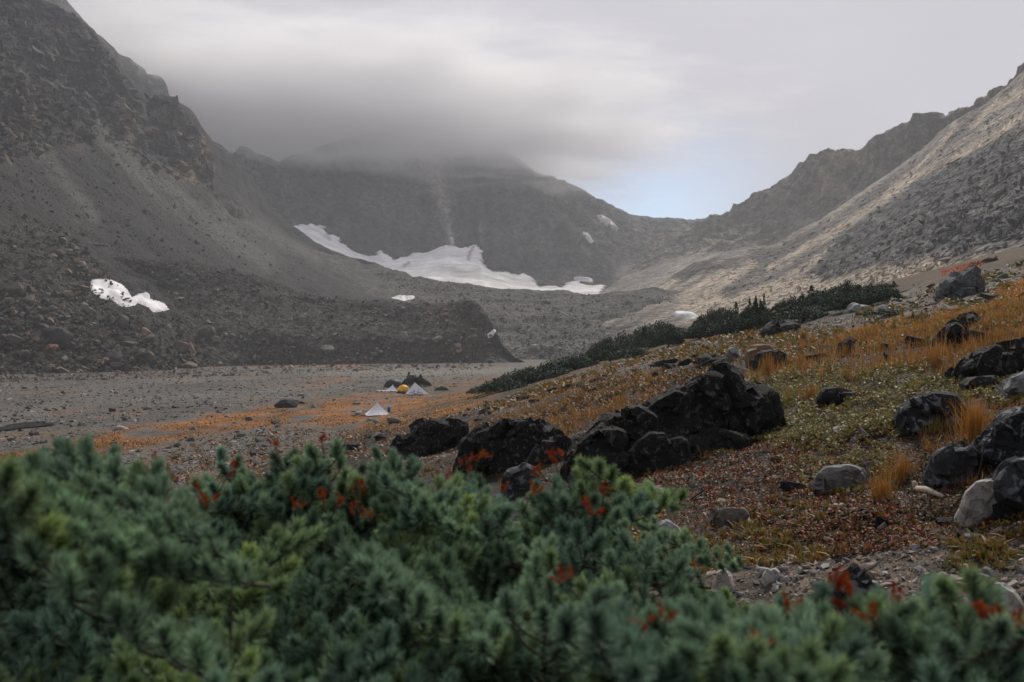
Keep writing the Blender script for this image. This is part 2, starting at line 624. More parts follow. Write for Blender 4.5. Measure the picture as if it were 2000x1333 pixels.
o = link('snowfield', masked_mesh('snowfield', Gs2, keep, cols, M_SNOW))
o['kind'] = 'structure'


def snow_patch(key, poly, label, rows=None, lift=0.6, wps=3.0, wsc=6.0, dirty=0.3, seed=50):
    G, N, v = VS[key]
    px, py = proj(G)
    sdv = poly_sd(px + fbm(G / wsc, 3, seed) * wps, py + fbm(G / wsc, 3, seed + 5) * wps * .6, poly)
    front = (v > 1.02)[:, None] & np.ones(G.shape[1], bool)[None]
    keep = (sdv > -3.0) & front
    S = G + N * (np.clip(sdv, -3, 3) * lift / 2.0)[..., None]
    d = np.clip(0.4 + fbm(G / wsc, 4, seed + 9), 0, 1) * dirty
    d = np.clip(d + .22 * (1 - sstep(0, 7, sdv + 3 * fbm(G / wsc, 3, seed + 11))), 0, 1)
    c = lerp3(np.array([0.80, 0.80, 0.82]), np.array([0.3, 0.28, 0.26]), d)
    me = masked_mesh('snow_patch', S, keep, c, M_SNOW)
    o = link('snow_patch', me)
    return tag(o, label, 'snow patch', 'old snow patches on the mountainsides', 'thing')


snow_patch('wall', [(1163, 421), (1175, 421), (1195, 432), (1210, 447), (1206, 452), (1188, 446), (1172, 434)], 'oval grey snow patch high on the ridge slope falling to the saddle', lift=2.0, dirty=.9, wps=1.5)
snow_patch('wall', [(1136, 451), (1143, 454), (1160, 472), (1163, 480), (1150, 474), (1142, 464)], 'thin slanting snow streak below the oval snow patch on the ridge slope', lift=2.0, dirty=.7, wps=2)
snow_patch('wall', [(1328, 467), (1336, 458), (1334, 452), (1342, 456), (1352, 451), (1350, 459), (1340, 462), (1332, 468)], 'small split snow patch in the bowl below the saddle', lift=2.0, dirty=.8, wps=1.5)
snow_patch('wall', [(876, 466), (884, 464), (888, 474), (884, 480), (880, 478)], 'tiny snow scrap at the foot of the pale gully above the glacier', lift=2.0, dirty=.7, wps=1)

# ---- left mountain
left_sky = [(-420, -420, 380), (-100, -110, 470), (20, -20, 510), (60, -4, 520), (95, 8, 526), (130, 26, 532), (150, 36, 535), (168, 52, 538), (181, 62, 540), (184, 78, 542), (205, 98, 546), (219, 122, 550),
            (238, 142, 553), (256, 164, 556), (273, 182, 560), (282, 196, 563), (292, 200, 566), (300, 196, 567), (315, 188, 568), (330, 191, 569), (350, 203, 570), (370, 215, 572), (381, 232, 574),
            (390, 253, 576), (402, 268, 582), (418, 290, 592), (436, 300, 606), (452, 310, 620), (469, 332, 640), (480, 352, 650), (497, 370, 662), (511, 398, 674), (525, 422, 684), (560, 447, 696), (605, 480, 690),
            (647, 502, 670), (700, 517, 650), (760, 540, 640), (830, 560, 630)]
left_m1 = [(-420, -120, 330), (-100, 60, 400), (60, 150, 450), (160, 190, 480), (250, 260, 500), (300, 300, 515), (360, 320, 530), (410, 345, 550), (450, 372, 590), (500, 410, 630), (560, 465, 655), (647, 515, 640), (760, 555, 610), (830, 575, 600)]
left_m2 = [(-420, 200, 270), (-100, 270, 340), (60, 330, 385), (160, 370, 410), (250, 400, 430), (330, 430, 455), (420, 455, 490), (500, 480, 530), (560, 505, 560), (647, 540, 560), (760, 580, 545), (830, 595, 540)]
left_m3 = [(-420, 480, 215), (-100, 490, 270), (0, 500, 290), (100, 515, 305), (200, 535, 318), (300, 548, 340), (420, 552, 380), (500, 565, 420), (600, 585, 450), (700, 600, 460), (830, 615, 460)]
left_m4 = [(-420, 680, 190), (-100, 670, 232), (0, 668, 246), (100, 665, 254), (200, 660, 268), (300, 655, 288), (420, 640, 340), (500, 640, 380), (600, 640, 410), (700, 650, 430), (830, 660, 440)]
left_foot = [(-420, 800, 170), (-100, 765, 212), (0, 752, 230), (100, 748, 238), (200, 745, 246), (300, 740, 256), (420, 735, 300), (500, 735, 340), (600, 730, 380), (700, 720, 400), (830, 720, 420)]
left_back = [(p[0] - 40, p[1] + 200, p[2] + 200) for p in left_sky]
CLIFFS = [[(-50, 150), (30, 175), (66, 215), (58, 260), (30, 310), (-50, 330)],
          [(40, -20), (180, 55), (225, 130), (285, 200), (240, 300), (190, 240), (110, 170), (30, 100), (-60, 60), (-60, -60)],
          [(290, 195), (340, 192), (395, 260), (420, 310), (412, 365), (385, 362), (350, 330), (285, 300), (250, 290)],
          [(400, 370), (440, 385), (520, 440), (545, 470), (500, 440), (430, 415)]]


def left_disp(G, v, u):
    px, py = proj(G)
    cl = np.zeros(px.shape)
    for c in CLIFFS:
        cl = np.maximum(cl, sstep(-6, 16, poly_sd(px, py, c)))
    sk = sstep(1.0, 1.3, v)
    rib = ridged(G * np.array([1 / 34., 1 / 34., 1 / 80.]), 5, 61, 0.58)
    blk = fbm(G / 9., 4, 63, .6)
    scr = fbm(G / 26., 4, 65)
    rub = sstep(3.2, 4.2, v)
    streak = ridged(np.stack([G[..., 0] * .05 + G[..., 1] * .02, G[..., 1] * .05, G[..., 2] * .006], -1), 3, 66)
    return (cl * ((rib - .5) * 12 + blk * 6.0) + (1 - cl) * (scr * 2.2 + streak * 1.6 + fbm(G / 5., 3, 67) * .5)) * (.2 + .8 * sk) + cl * (ridged(G / np.array([7., 7., 11.]), 3, 69) - .2) * 2.4 + rub * fbm(G / 6., 4, 68) * 2.2


Gl, Nl, vl = loft('left', [left_back, left_sky, left_m1, left_m2, left_m3, left_m4, left_foot], 400, [6, 80, 56, 46, 46, 20], left_disp)
px, py = proj(Gl)
cl = np.zeros(px.shape)
for c in CLIFFS:
    cl = np.maximum(cl, sstep(-8, 10, poly_sd(px + fbm(Gl / 12., 3, 70) * 14, py + fbm(Gl / 12., 3, 71) * 14, c)))
n1 = fbm(Gl / 30., 4, 72)
n2 = fbm(Gl / 7., 4, 73)
# scree streaks run down the fall line (down to the right in the picture)
tt = (px * 0.56 - py * 0.83)
st = fbm(np.stack([tt / 26. + 0 * px, (px * .83 + py * .56) / 330., 0 * px], -1), 4, 74)
colL = lerp3(np.array([0.034, 0.031, 0.033]), np.array([0.115, 0.113, 0.10]), np.clip(0.30 + 2.2 * st, 0, 1))
for ln_, wd, am, cc in [([(50, 260), (150, 380), (180, 420)], 16, .9, (.15, .15, .135)), ([(215, 270), (300, 350), (400, 430), (520, 510)], 24, .9, (.165, .17, .15)),
                        ([(150, 200), (240, 320), (330, 400), (470, 480)], 10, .8, (.15, .15, .13)), ([(430, 400), (520, 450), (620, 505)], 16, .9, (.17, .17, .15)), ([(140, 170), (200, 280), (330, 350)], 12, .7, (.16, .16, .15))]:
    colL = lerp3(colL, np.array(cc), am * np.exp(-(line_d(px + 10 * n2, py + 10 * n1, ln_) / wd)**2))
colc = lerp3(np.array([0.055, 0.056, 0.058]), np.array([0.17, 0.165, 0.155]), np.clip(.5 + n2 * 1.8, 0, 1))
colL = lerp3(colL, colc, cl)
for (x, y, rx, ry, am) in [(248, 245, 14, 34, .8), (60, 225, 10, 40, .8), (18, 235, 9, 35, .6), (392, 320, 16, 26, .85), (372, 345, 18, 14, .7), (150, 285, 14, 14, .5), (400, 285, 10, 20, .5), (355, 330, 20, 14, .5), (235, 275, 20, 10, .4)]:
    g = np.exp(-(((px - x + n2 * 14) / rx)**2 + ((py - y + n1 * 10) / ry)**2)) * am
    colL = lerp3(colL, np.array([0.30, 0.235, 0.17]), np.clip(g * (0.7 + 1.6 * n2), 0, 1))
g2 = np.exp(-(((px - 170) / 70)**2 + ((py - 215) / 45)**2))
colL = lerp3(colL, np.array([0.14, 0.155, 0.15]), np.clip(g2 * (.3 + n2 * 2), 0, .8))
tal = sstep(-15, 25, poly_sd(px + n1 * 40, py + n2 * 20, [(-80, 400), (40, 380), (130, 440), (200, 500), (330, 610), (400, 650), (420, 740), (-80, 800)]))
coltal = lerp3(np.array([0.052, 0.047, 0.042]), np.array([0.16, 0.145, 0.12]), np.clip(.42 + n2 * 1.4, 0, 1))
colL = lerp3(colL, coltal, tal)
rust = sstep(-5, 40, poly_sd(px + n1 * 40, py, [(-80, 630), (150, 640), (260, 620), (400, 640), (420, 740), (-80, 760)]))
colL = lerp3(colL, np.array([0.115, 0.075, 0.052]), rust * np.clip(.35 + n2 * 1.2, 0, .8))
crk = np.clip(ridged(Gl / np.array([9., 9., 14.]), 4, 75) * 1.3 - .25, 0, 1) * cl
colL = lerp3(colL * (.24 + .40 * cl[..., None]), colL * .16, crk) * np.array([.96, .99, 1.05])
for (x, y, rx, ry, am) in [(248, 245, 16, 38, .9), (60, 225, 11, 42, .9), (18, 235, 10, 38, .7), (392, 320, 18, 28, .95), (372, 345, 20, 16, .8), (150, 285, 16, 14, .5), (402, 285, 10, 22, .6), (352, 330, 22, 14, .6), (330, 225, 30, 8, .5), (120, 60, 40, 12, .4), (215, 140, 12, 26, .5)]:
    g = np.exp(-(((px - x + n2 * 16) / rx)**2 + ((py - y + n1 * 12) / ry)**2)) * am
    colL = lerp3(colL, np.array([0.17, 0.13, 0.095]), np.clip(g * (.75 + 1.8 * n2), 0, 1))
for ln_, wd, am in [([(50, 260), (110, 330), (180, 425)], 13, .8), ([(215, 270), (300, 350), (400, 430), (520, 510)], 20, .85), ([(150, 200), (240, 320), (330, 400), (470, 480)], 8, .7), ([(430, 400), (520, 450), (620, 505)], 14, .85), ([(290, 330), (380, 400), (470, 455)], 6, .6)]:
    colL = lerp3(colL, np.array([0.075, 0.078, 0.070]), am * np.exp(-(line_d(px + 12 * n2, py + 12 * n1, ln_) / wd)**2))
VSC['left'] = colL
build_sheet('hill', Gl, Nl, colL, M_SCREE)

# ---- near moraine ridge
mor_crest = [(60, 520, 330), (150, 490, 336), (270, 503, 342), (380, 512, 348), (440, 525, 351), (500, 538, 353), (570, 566, 356), (640, 582, 357), (710, 587, 357), (797, 592, 355), (867, 594, 352), (900, 588, 349), (916, 586, 346),
             (926, 590, 344), (937, 602, 342), (952, 616, 340), (962, 630, 338), (972, 652, 335), (986, 678, 333), (1006, 700, 331), (1030, 713, 330)]
mor_1 = [(60, 580, 315), (270, 560, 330), (380, 575, 332), (500, 590, 336), (640, 612, 340), (797, 622, 340), (900, 622, 336), (940, 642, 333), (965, 672, 331), (990, 700, 329), (1030, 715, 328)]
mor_2 = [(60, 660, 292), (270, 640, 304), (380, 645, 312), (500, 650, 318), (640, 660, 325), (797, 665, 327), (900, 670, 326), (945, 688, 325), (985, 706, 325), (1030, 716, 325)]
mor_foot = [(60, 745, 262), (270, 738, 268), (380, 724, 290), (500, 712, 312), (640, 711, 318), (797, 712, 321), (900, 712, 321), (950, 713, 320), (1030, 716, 320)]
mor_base = [(p[0], p[1] + 12, p[2] - 3) for p in mor_foot]
mor_back = [(p[0], p[1] + 75, p[2] + 45) for p in mor_crest]


def mor_disp(G, v, u):
    return fbm(G / 12., 4, 81) * 1.5 + fbm(G / 3., 4, 83, .6) * .75


Gm, Nm, vm = loft('moraine', [mor_back, mor_crest, mor_1, mor_2, mor_foot, mor_base], 400, [12, 32, 32, 30, 5], mor_disp)
px, py = proj(Gm)
n1, n2 = fbm(Gm / 14., 4, 84), fbm(Gm / 3., 4, 85)
colM = lerp3(np.array([0.075, 0.072, 0.065]), np.array([0.16, 0.152, 0.135]), np.clip(.45 + n2 * 1.1 + n1 * .5, 0, 1))
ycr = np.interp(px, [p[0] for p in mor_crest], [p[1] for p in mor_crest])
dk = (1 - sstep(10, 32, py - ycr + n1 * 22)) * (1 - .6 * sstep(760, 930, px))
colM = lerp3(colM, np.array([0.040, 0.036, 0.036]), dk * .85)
sm = sstep(-10, 22, poly_sd(px + n1 * 25, py + n2 * 12, [(210, 520), (300, 540), (420, 575), (430, 640), (380, 660), (300, 600)]))
colM = lerp3(colM, np.array([0.082, 0.080, 0.07]), sm * .8)
ru = sstep(-10, 30, poly_sd(px + n1 * 40, py + n2 * 12, [(800, 580), (940, 590), (990, 700), (870, 715), (820, 660)]))
colM = lerp3(colM, np.array([0.17, 0.125, 0.09]), ru * np.clip(.3 + n2 * 1.4, 0, .75))
tal = sstep(-15, 25, poly_sd(px + n1 * 40, py + n2 * 20, [(-80, 400), (40, 380), (130, 440), (200, 500), (330, 610), (400, 650), (420, 740), (-80, 800)]))
colM = lerp3(colM, lerp3(np.array([0.052, 0.047, 0.042]), np.array([0.16, 0.14, 0.115]), np.clip(.42 + n2 * 1.4, 0, 1)), tal)
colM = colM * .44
VSC['moraine'] = colM
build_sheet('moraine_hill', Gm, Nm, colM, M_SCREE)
snow_patch('left', [(176, 546), (215, 545), (238, 556), (247, 566), (258, 582), (272, 574), (284, 571), (292, 577), (292, 583), (310, 588), (322, 592), (331, 604), (318, 608), (300, 611), (290, 600), (270, 592), (262, 599), (240, 600), (214, 586), (198, 584), (178, 568)],
           'white snow patch flecked with stones in the boulder talus', lift=.25, wps=6, wsc=5.0, dirty=.6)
snow_patch('moraine', [(952, 652), (962, 645), (970, 640), (968, 650), (960, 660), (953, 662)], 'small snow scrap at the rusty end of the dark moraine ridge', lift=.2, wps=3, wsc=2)

# ---- far hummocky moraine
far_crest = [(560, 480, 668), (650, 503, 655), (703, 515, 640), (738, 519, 628), (776, 534, 605), (804, 545, 592), (850, 551, 580), (902, 561, 570), (990, 570, 560), (1077, 575, 556), (1147, 582, 552), (1180, 577, 548), (1196, 575, 546),
             (1280, 571, 540), (1340, 572, 530), (1366, 576, 522), (1374, 590, 512), (1400, 640, 505)]
far_1 = [(560, 520, 600), (703, 545, 580), (776, 565, 560), (850, 585, 540), (990, 598, 520), (1147, 606, 510), (1280, 600, 505), (1350, 606, 495), (1400, 650, 490)]
far_2 = [(560, 580, 520), (703, 590, 510), (850, 610, 490), (990, 625, 470), (1147, 628, 465), (1250, 626, 460), (1330, 630, 460), (1400, 665, 460)]
far_3 = [(560, 640, 470), (703, 650, 460), (850, 655, 440), (990, 662, 425), (1147, 660, 420), (1250, 658, 420), (1400, 680, 420)]
far_foot = [(560, 708, 420), (850, 708, 395), (990, 708, 375), (1147, 706, 370), (1250, 700, 370), (1400, 700, 375)]
far_base = [(p[0], p[1] + 12, p[2] - 4) for p in far_foot]
far_back = [(p[0], p[1] + 45, p[2] + 50) for p in far_crest]


def far_disp(G, v, u):
    w = sstep(1.0, 1.2, v)
    return (.4 + .6 * w) * (ridged(G * np.array([1 / 70., 1 / 28., 1 / 30.]), 4, 91) * 3.2 + fbm(G / 8., 4, 92) * 1.6 + fbm(G / 2.5, 3, 93) * .5)


Gf, Nf, vf = loft('far', [far_back, far_crest, far_1, far_2, far_3, far_foot, far_base], 360, [8, 32, 28, 28, 28, 4], far_disp)
px, py = proj(Gf)
n1, n2 = fbm(Gf / 18., 4, 94), fbm(Gf / 4., 4, 95)
colF = lerp3(np.array([0.072, 0.068, 0.063]), np.array([0.155, 0.145, 0.13]), np.clip(.45 + n2 * 1. + n1 * .7, 0, 1))
gr = sstep(-8, 14, poly_sd(px + n1 * 20, py + n2 * 8, [(1275, 580), (1345, 576), (1372, 585), (1352, 612), (1310, 608), (1275, 595)]))
colF = lerp3(colF, np.array([0.085, 0.09, 0.08]), gr * .8)
stn = sstep(-8, 20, poly_sd(px + n1 * 20, py, [(970, 640), (1250, 620), (1260, 700), (960, 712)]))
colF = lerp3(colF, np.array([0.19, 0.185, 0.17]), stn * np.clip(.15 + n2 * 1.5, 0, .7))
ru = np.exp(-(((px - 840) / 60)**2 + ((py - 565) / 16)**2)) + .6 * np.exp(-(((px - 1030) / 60)**2 + ((py - 605) / 16)**2))
colF = lerp3(colF, np.array([0.19, 0.14, 0.10]), np.clip(ru * (.35 + n2), 0, .6))
colF = colF * .62
VSC['far'] = colF
build_sheet('far_moraine_hill', Gf, Nf, colF, M_SCREE)
snow_patch('far', [(764, 582), (778, 577), (800, 578), (813, 579), (806, 585), (788, 588), (770, 584)], 'flat snow sliver lying behind the dark moraine crest', lift=.8, wps=2, wsc=4)

# ---- right hand mountain
rf_sky = [(1290, 470, 1120), (1340, 450, 1060), (1385, 431, 1010), (1402, 427, 990), (1418, 421, 965), (1430, 419, 955), (1445, 408, 945), (1460, 393, 930), (1484, 382, 920), (1511, 366, 900), (1547, 340, 880), (1577, 322, 862), (1584, 314, 856), (1601, 306, 850), (1625, 302, 840),
          (1649, 298, 830), (1670, 297, 820), (1690, 291, 806), (1700, 286, 800), (1712, 276, 790), (1730, 271, 780), (1745, 265, 770), (1766, 246, 750), (1783, 238, 738), (1799, 231, 730), (1823, 222, 720), (1841, 223, 715), (1851, 231, 708), (1862, 227, 690), (1878, 225, 672),
          (1895, 217, 660), (1910, 204, 650), (1922, 195, 640), (1934, 189, 630), (1964, 174, 610), (1985, 156, 600), (2000, 138, 590), (2120, 70, 540), (2400, -60, 470)]
rf_1 = [(1270, 500, 1000), (1360, 470, 940), (1430, 450, 900), (1500, 420, 860), (1580, 380, 820), (1660, 350, 790), (1740, 325, 750), (1820, 285, 710), (1880, 265, 670), (1960, 225, 620), (2120, 140, 530), (2400, 30, 450)]
rf_2 = [(1220, 540, 900), (1340, 500, 870), (1430, 490, 830), (1520, 475, 800), (1600, 440, 770), (1700, 400, 730), (1800, 350, 690), (1880, 310, 650), (1960, 270, 600), (2120, 220, 520), (2400, 120, 430)]
rf_3 = [(1170, 575, 790), (1300, 545, 780), (1430, 525, 760), (1520, 510, 740), (1600, 490, 720), (1700, 460, 690), (1800, 410, 650), (1960, 340, 570), (2120, 300, 500), (2400, 220, 410)]
rf_foot = [(1150, 610, 700), (1300, 600, 680), (1430, 590, 670), (1520, 580, 660), (1700, 520, 620), (1960, 430, 540), (2120, 390, 470), (2400, 330, 390)]
rf_back = [(p[0], p[1] + 160, p[2] + 260) for p in rf_sky]


def rf_disp(G, v, u):
    w = sstep(1.0, 1.2, v)
    cl = 1 - sstep(2.6, 3.2, v)
    rib = ridged(G * np.array([1 / 36., 1 / 36., 1 / 80.]), 5, 101, .58)
    return (.16 + .84 * w) * (cl * ((rib - .45) * 11 + fbm(G / 10., 4, 102) * 5) + (1 - cl) * fbm(G / 22., 4, 103) * 2.5)


Gr, Nr, vr = loft('rfar', [rf_back, rf_sky, rf_1, rf_2, rf_3, rf_foot], 390, [6, 64, 54, 44, 18], rf_disp)
px, py = proj(Gr)
n1, n2 = fbm(Gr / 30., 4, 104), fbm(Gr / 8., 4, 105)
colR = lerp3(np.array([0.045, 0.042, 0.037]), np.array([0.19, 0.165, 0.13]), np.clip(.40 + n2 * 1.5 + n1 * .6, 0, 1))
for (x, y, rx, ry, am, cc) in [(1612, 355, 18, 26, .9, (.33, .235, .15)), (1660, 308, 50, 10, .8, (.24, .17, .11)), (1590, 430, 40, 25, .5, (.25, .20, .15)), (1545, 415, 40, 26, .5, (.22, .22, .19)), (1570, 440, 30, 20, .6, (.24, .23, .2)), (1830, 250, 30, 15, .4, (.2, .17, .12))]:
    g = np.exp(-(((px - x + n2 * 14) / rx)**2 + ((py - y + n1 * 12) / ry)**2)) * am
    colR = lerp3(colR, np.array(cc), np.clip(g * (.7 + n2), 0, .95))
lowt = sstep(2.6, 3.3, vr)[:, None] + 0 * px
t2 = px * .45 + py * .89
st = fbm(np.stack([t2 / 12., (px * .89 - py * .45) / 160., 0 * px], -1), 4, 106)
colR = lerp3(colR, lerp3(np.array([0.13, 0.12, 0.105]), np.array([0.30, 0.265, 0.22]), np.clip(.5 + st * 1.3, 0, 1)), lowt)
build_sheet('right_mountain', Gr, Nr, colR, M_MTN)

# nearer flank of the right hand mountain, scree chutes and dark crags
rn_crest = [(1180, 588, 600), (1240, 572, 598), (1300, 548, 590), (1358, 513, 580), (1400, 507, 575), (1440, 505, 572), (1452, 497, 576), (1466, 487, 590), (1508, 482, 600), (1526, 477, 604), (1568, 450, 612), (1610, 426, 620), (1660, 394, 624), (1700, 366, 622), (1760, 325, 616), (1800, 298, 610),
            (1840, 262, 602), (1866, 244, 594), (1900, 222, 584), (1940, 196, 572), (1980, 166, 560), (2010, 140, 545), (2120, 80, 500), (2400, -40, 420)]
rn_1 = [(1180, 600, 560), (1300, 575, 540), (1400, 545, 530), (1470, 530, 535), (1540, 500, 540), (1620, 455, 545), (1700, 405, 545), (1780, 350, 535), (1860, 290, 520), (1940, 240, 500), (2010, 190, 480), (2120, 130, 440), (2400, 20, 370)]
rn_2 = [(1180, 612, 520), (1300, 598, 490), (1400, 578, 470), (1500, 550, 460), (1600, 505, 450), (1700, 455, 440), (1800, 390, 420), (1900, 320, 400), (2010, 260, 370), (2120, 200, 340), (2400, 110, 290)]
rn_3 = [(1180, 625, 480), (1300, 615, 440), (1400, 600, 410), (1500, 580, 390), (1600, 545, 370), (1700, 505, 350), (1800, 450, 325), (1900, 390, 300), (2010, 340, 275), (2120, 300, 250), (2400, 220, 215)]
rn_foot = [(1180, 645, 440), (1300, 640, 390), (1400, 630, 350), (1500, 615, 320), (1600, 595, 290), (1700, 570, 262), (1800, 540, 240), (1900, 505, 220), (2010, 470, 200), (2120, 440, 185), (2400, 380, 160)]
rn_base = [(p[0], p[1] + 70, p[2] - 30) for p in rn_foot]
rn_back = [(p[0], p[1] + 60, p[2] + 60) for p in rn_crest]
CRAG = [(1592, 540), (1594, 518), (1616, 490), (1625, 474), (1640, 455), (1700, 416), (1735, 398), (1790, 350), (1830, 335), (1870, 310), (1930, 285), (2000, 268), (2200, 230), (2200, 450), (1960, 486), (1860, 498), (1790, 505), (1700, 520), (1650, 535), (1610, 548)]


def rn_disp(G, v, u):
    px, py = proj(G)
    w = sstep(1.0, 1.2, v)
    cr = sstep(-6, 14, poly_sd(px, py, CRAG))
    blade = ridged(np.stack([(G[..., 0] * .75 + G[..., 2] * .66) / 30., G[..., 1] / 22., (G[..., 2] * .75 - G[..., 0] * .66) / 5.], -1), 5, 111, .6)
    band = ridged(np.stack([(G[..., 0] * .8 + G[..., 2] * .6) / 90., G[..., 1] / 60., (G[..., 2] * .8 - G[..., 0] * .6) / 14.], -1), 4, 112, .55)
    up = sstep(1750, 1900, px) * (1 - cr)
    return (.2 + .8 * w) * (cr * (blade * 2.2 + fbm(G / 12., 4, 113) * 3 - .5) + (1 - cr) * (fbm(G / 24., 4, 114) * 2.5 + band * (1.6 + 2.0 * up)))


Gn, Nn, vn = loft('rnear', [rn_back, rn_crest, rn_1, rn_2, rn_3, rn_foot, rn_base], 460, [6, 54, 54, 54, 40, 6], rn_disp)
px, py = proj(Gn)
n1, n2 = fbm(Gn / 26., 4, 115), fbm(Gn / 5., 4, 116)
t2 = px * .55 + py * .83
st = fbm(np.stack([t2 / 15., (px * .83 - py * .55) / 260., 0 * px], -1), 4, 117)
colN = lerp3(np.array([0.075, 0.066, 0.058]), np.array([0.27, 0.235, 0.19]), np.clip(.45 + st * 2.2 + n2 * .3, 0, 1))
TAN = np.array([0.40, 0.33, 0.245])
tan_ = np.zeros(px.shape)
for ln_, wd in [([(2010, 215), (1940, 268), (1850, 318), (1760, 362), (1700, 405), (1640, 455), (1600, 495), (1540, 540), (1440, 585), (1350, 605)], (7, 9, 15, 26)), ([(1866, 240), (1840, 280), (1790, 330), (1740, 365)], (5, 5, 6, 7)),
                ([(1600, 560), (1500, 570), (1420, 590), (1350, 600)], (20, 20, 20, 20)), ([(1545, 520), (1480, 560), (1400, 580)], (5, 7, 9, 9)), ([(1470, 515), (1420, 550), (1380, 572)], (5, 6, 8, 9)), ([(1350, 530), (1300, 560), (1250, 575)], (8, 8, 8, 8)), ([(1640, 440), (1560, 490), (1500, 525)], (3, 4, 5, 5)),
                ([(2010, 175), (1950, 200), (1900, 245)], (9, 9, 9, 9)), ([(1430, 520), (1370, 560), (1330, 580)], (4, 6, 8, 8))]:
    w_ = np.interp(px, [1400, 1550, 1700, 2000], [wd[3], wd[2], wd[1], wd[0]])
    tan_ = np.maximum(tan_, np.exp(-(line_d(px + n1 * 8, py + n2 * 6, ln_) / w_)**4))
for pl in [[(1592, 542), (1610, 549), (1700, 522), (1800, 508), (1900, 502), (1980, 490), (2050, 560), (1500, 660), (1340, 640), (1380, 600), (1480, 580), (1560, 535)]]:
    tan_ = np.maximum(tan_, sstep(-4, 10, poly_sd(px + n1 * 8, py + n2 * 6, pl)) * .8)
colN = lerp3(colN, TAN * (1 + .25 * n2[..., None] + .2 * st[..., None]), np.clip(tan_, 0, 1) * .9)
for pl in [[(1400, 575), (1415, 560), (1480, 545), (1550, 510), (1640, 455), (1650, 462), (1570, 520), (1500, 555), (1420, 582)], [(1310, 540), (1358, 514), (1440, 508), (1445, 522), (1380, 535), (1330, 552)], [(1455, 500), (1468, 490), (1525, 480), (1570, 455), (1620, 425), (1600, 450), (1530, 500), (1480, 515)]]:
    dm = sstep(-5, 8, poly_sd(px + n1 * 12, py + n2 * 8, pl))
    colN = lerp3(colN, np.array([0.05, 0.043, 0.041]), dm * .95)
cr = sstep(-4, 6, poly_sd(px + n2 * 9, py + n1 * 7, CRAG))
t3 = px * .42 + py * .9
b3 = fbm(np.stack([t3 / 6., (px * .9 - py * .42) / 30., 0 * px], -1), 4, 118)
cc = lerp3(np.array([0.030, 0.031, 0.036]), np.array([0.22, 0.215, 0.20]), np.clip(.22 + b3 * 1.5 + n1 * .5, 0, 1))
colN = lerp3(colN, cc * .72, cr)
VSC['rnear'] = colN
build_sheet('right_hill', Gn, Nn, colN, M_MTN)
snow_patch('rnear', [(1312, 615), (1322, 611), (1340, 611), (1352, 613), (1368, 620), (1352, 623), (1325, 622)], 'pale flat snow patch at the foot of the tan scree fan', lift=.9, wps=1.5, wsc=5)

# ------------------------------------------------------------------ ground sheet (our hillside and the valley floor)


def base_h(x, y):
    yc = 128 + 70 * sstep(25, -5, x) if False else 128 + 70 * (1 - sstep(-5, 25, x))
    slope = 0.26 * x - 0.026 * y - 0.0022 * np.maximum(y - yc, 0)**2
    floor = -5.4 - 0.008 * np.maximum(-x, 0) + 0 * y
    k = 0.9
    m = np.maximum(slope, floor)
    d = np.abs(slope - floor)
    return m + k * 0.25 * np.maximum(1 - d / (2 * k), 0)**2 * 1.0


def ground_h(x, y):
    x, y = np.asarray(x, float), np.asarray(y, float)
    p = np.stack([x, y, 0 * x], -1)
    b = base_h(x, y)
    onslope = sstep(-5.0, -3.8, b)
    r = np.hypot(x, y)
    h = b + onslope * (fbm(p / 3.2, 3, 201) * .16 + fbm(p * np.array([.10, .22, 1]), 2, 204) * .25 * sstep(4, 15, r)) + fbm(p / .9, 3, 202) * (.05 + .05 * onslope) + fbm(p / 16., 3, 203) * .28 * (1 - onslope) * sstep(30, 60, r)
    h = h + fbm(p / .22, 2, 207) * .018 * (1 - sstep(14, 30, r))
    return h


def ground_hit(px, py, dmin=1.2, dmax=420):
    px, py = np.asarray(px, float), np.asarray(py, float)
    ds = dmin * (dmax / dmin)**(np.linspace(0, 1, 160))
    hit = np.full(px.shape, np.nan)
    for k in range(len(ds)):
        d = ds[k]
        p = P3(px, py, d + 0 * px)
        below = p[..., 2] < base_h(p[..., 0], p[..., 1])
        new = below & np.isnan(hit)
        hit[new] = d
    lo = hit / (dmax / dmin)**(1 / 159)
    hi = hit.copy()
    for _ in range(10):
        mid = (lo + hi) / 2
        p = P3(px, py, mid)
        b = p[..., 2] < base_h(p[..., 0], p[..., 1])
        hi = np.where(b, mid, hi)
        lo = np.where(b, lo, mid)
    p = P3(px, py, hi)
    z = ground_h(np.nan_to_num(p[..., 0]), np.nan_to_num(p[..., 1]))
    return np.stack([p[..., 0], p[..., 1], z], -1), hi


def axis(lo, hi, k, s):
    a, b = math.asinh(lo / s), math.asinh(hi / s)
    n = int((b - a) / k)
    return np.sinh(np.linspace(a, b, n)) * s


gx = axis(-480, 480, 0.031, 2.2)
gy = np.concatenate([np.linspace(-60, 0, 12, endpoint=False), axis(0, 520, 0.0175, 3.0)])
X, Y = np.meshgrid(gx, gy)
Z = ground_h(X, Y)
Gg = np.stack([X, Y, Z], -1)
px, py = proj(Gg)
px = np.where(Y < .5, -9999, px)
n1, n2, n3 = fbm(Gg / 5., 4, 210), fbm(Gg / .9, 4, 211), fbm(Gg * np.array([1 / 14., 1 / 30., 0]), 4, 212)
bz = base_h(X, Y)
onslope = sstep(-5.15, -4.2, bz)
FLOORC = lerp3(np.array([0.055, 0.053, 0.048]), np.array([0.125, 0.12, 0.108]), np.clip(.5 + n3 * .9 + n1 * .5, 0, 1))
SOIL = lerp3(np.array([0.010, 0.008, 0.007]), np.array([0.036, 0.027, 0.018]), np.clip(.45 + n2 * .9 + n1 * .4, 0, 1))
colG = lerp3(FLOORC, SOIL, onslope)
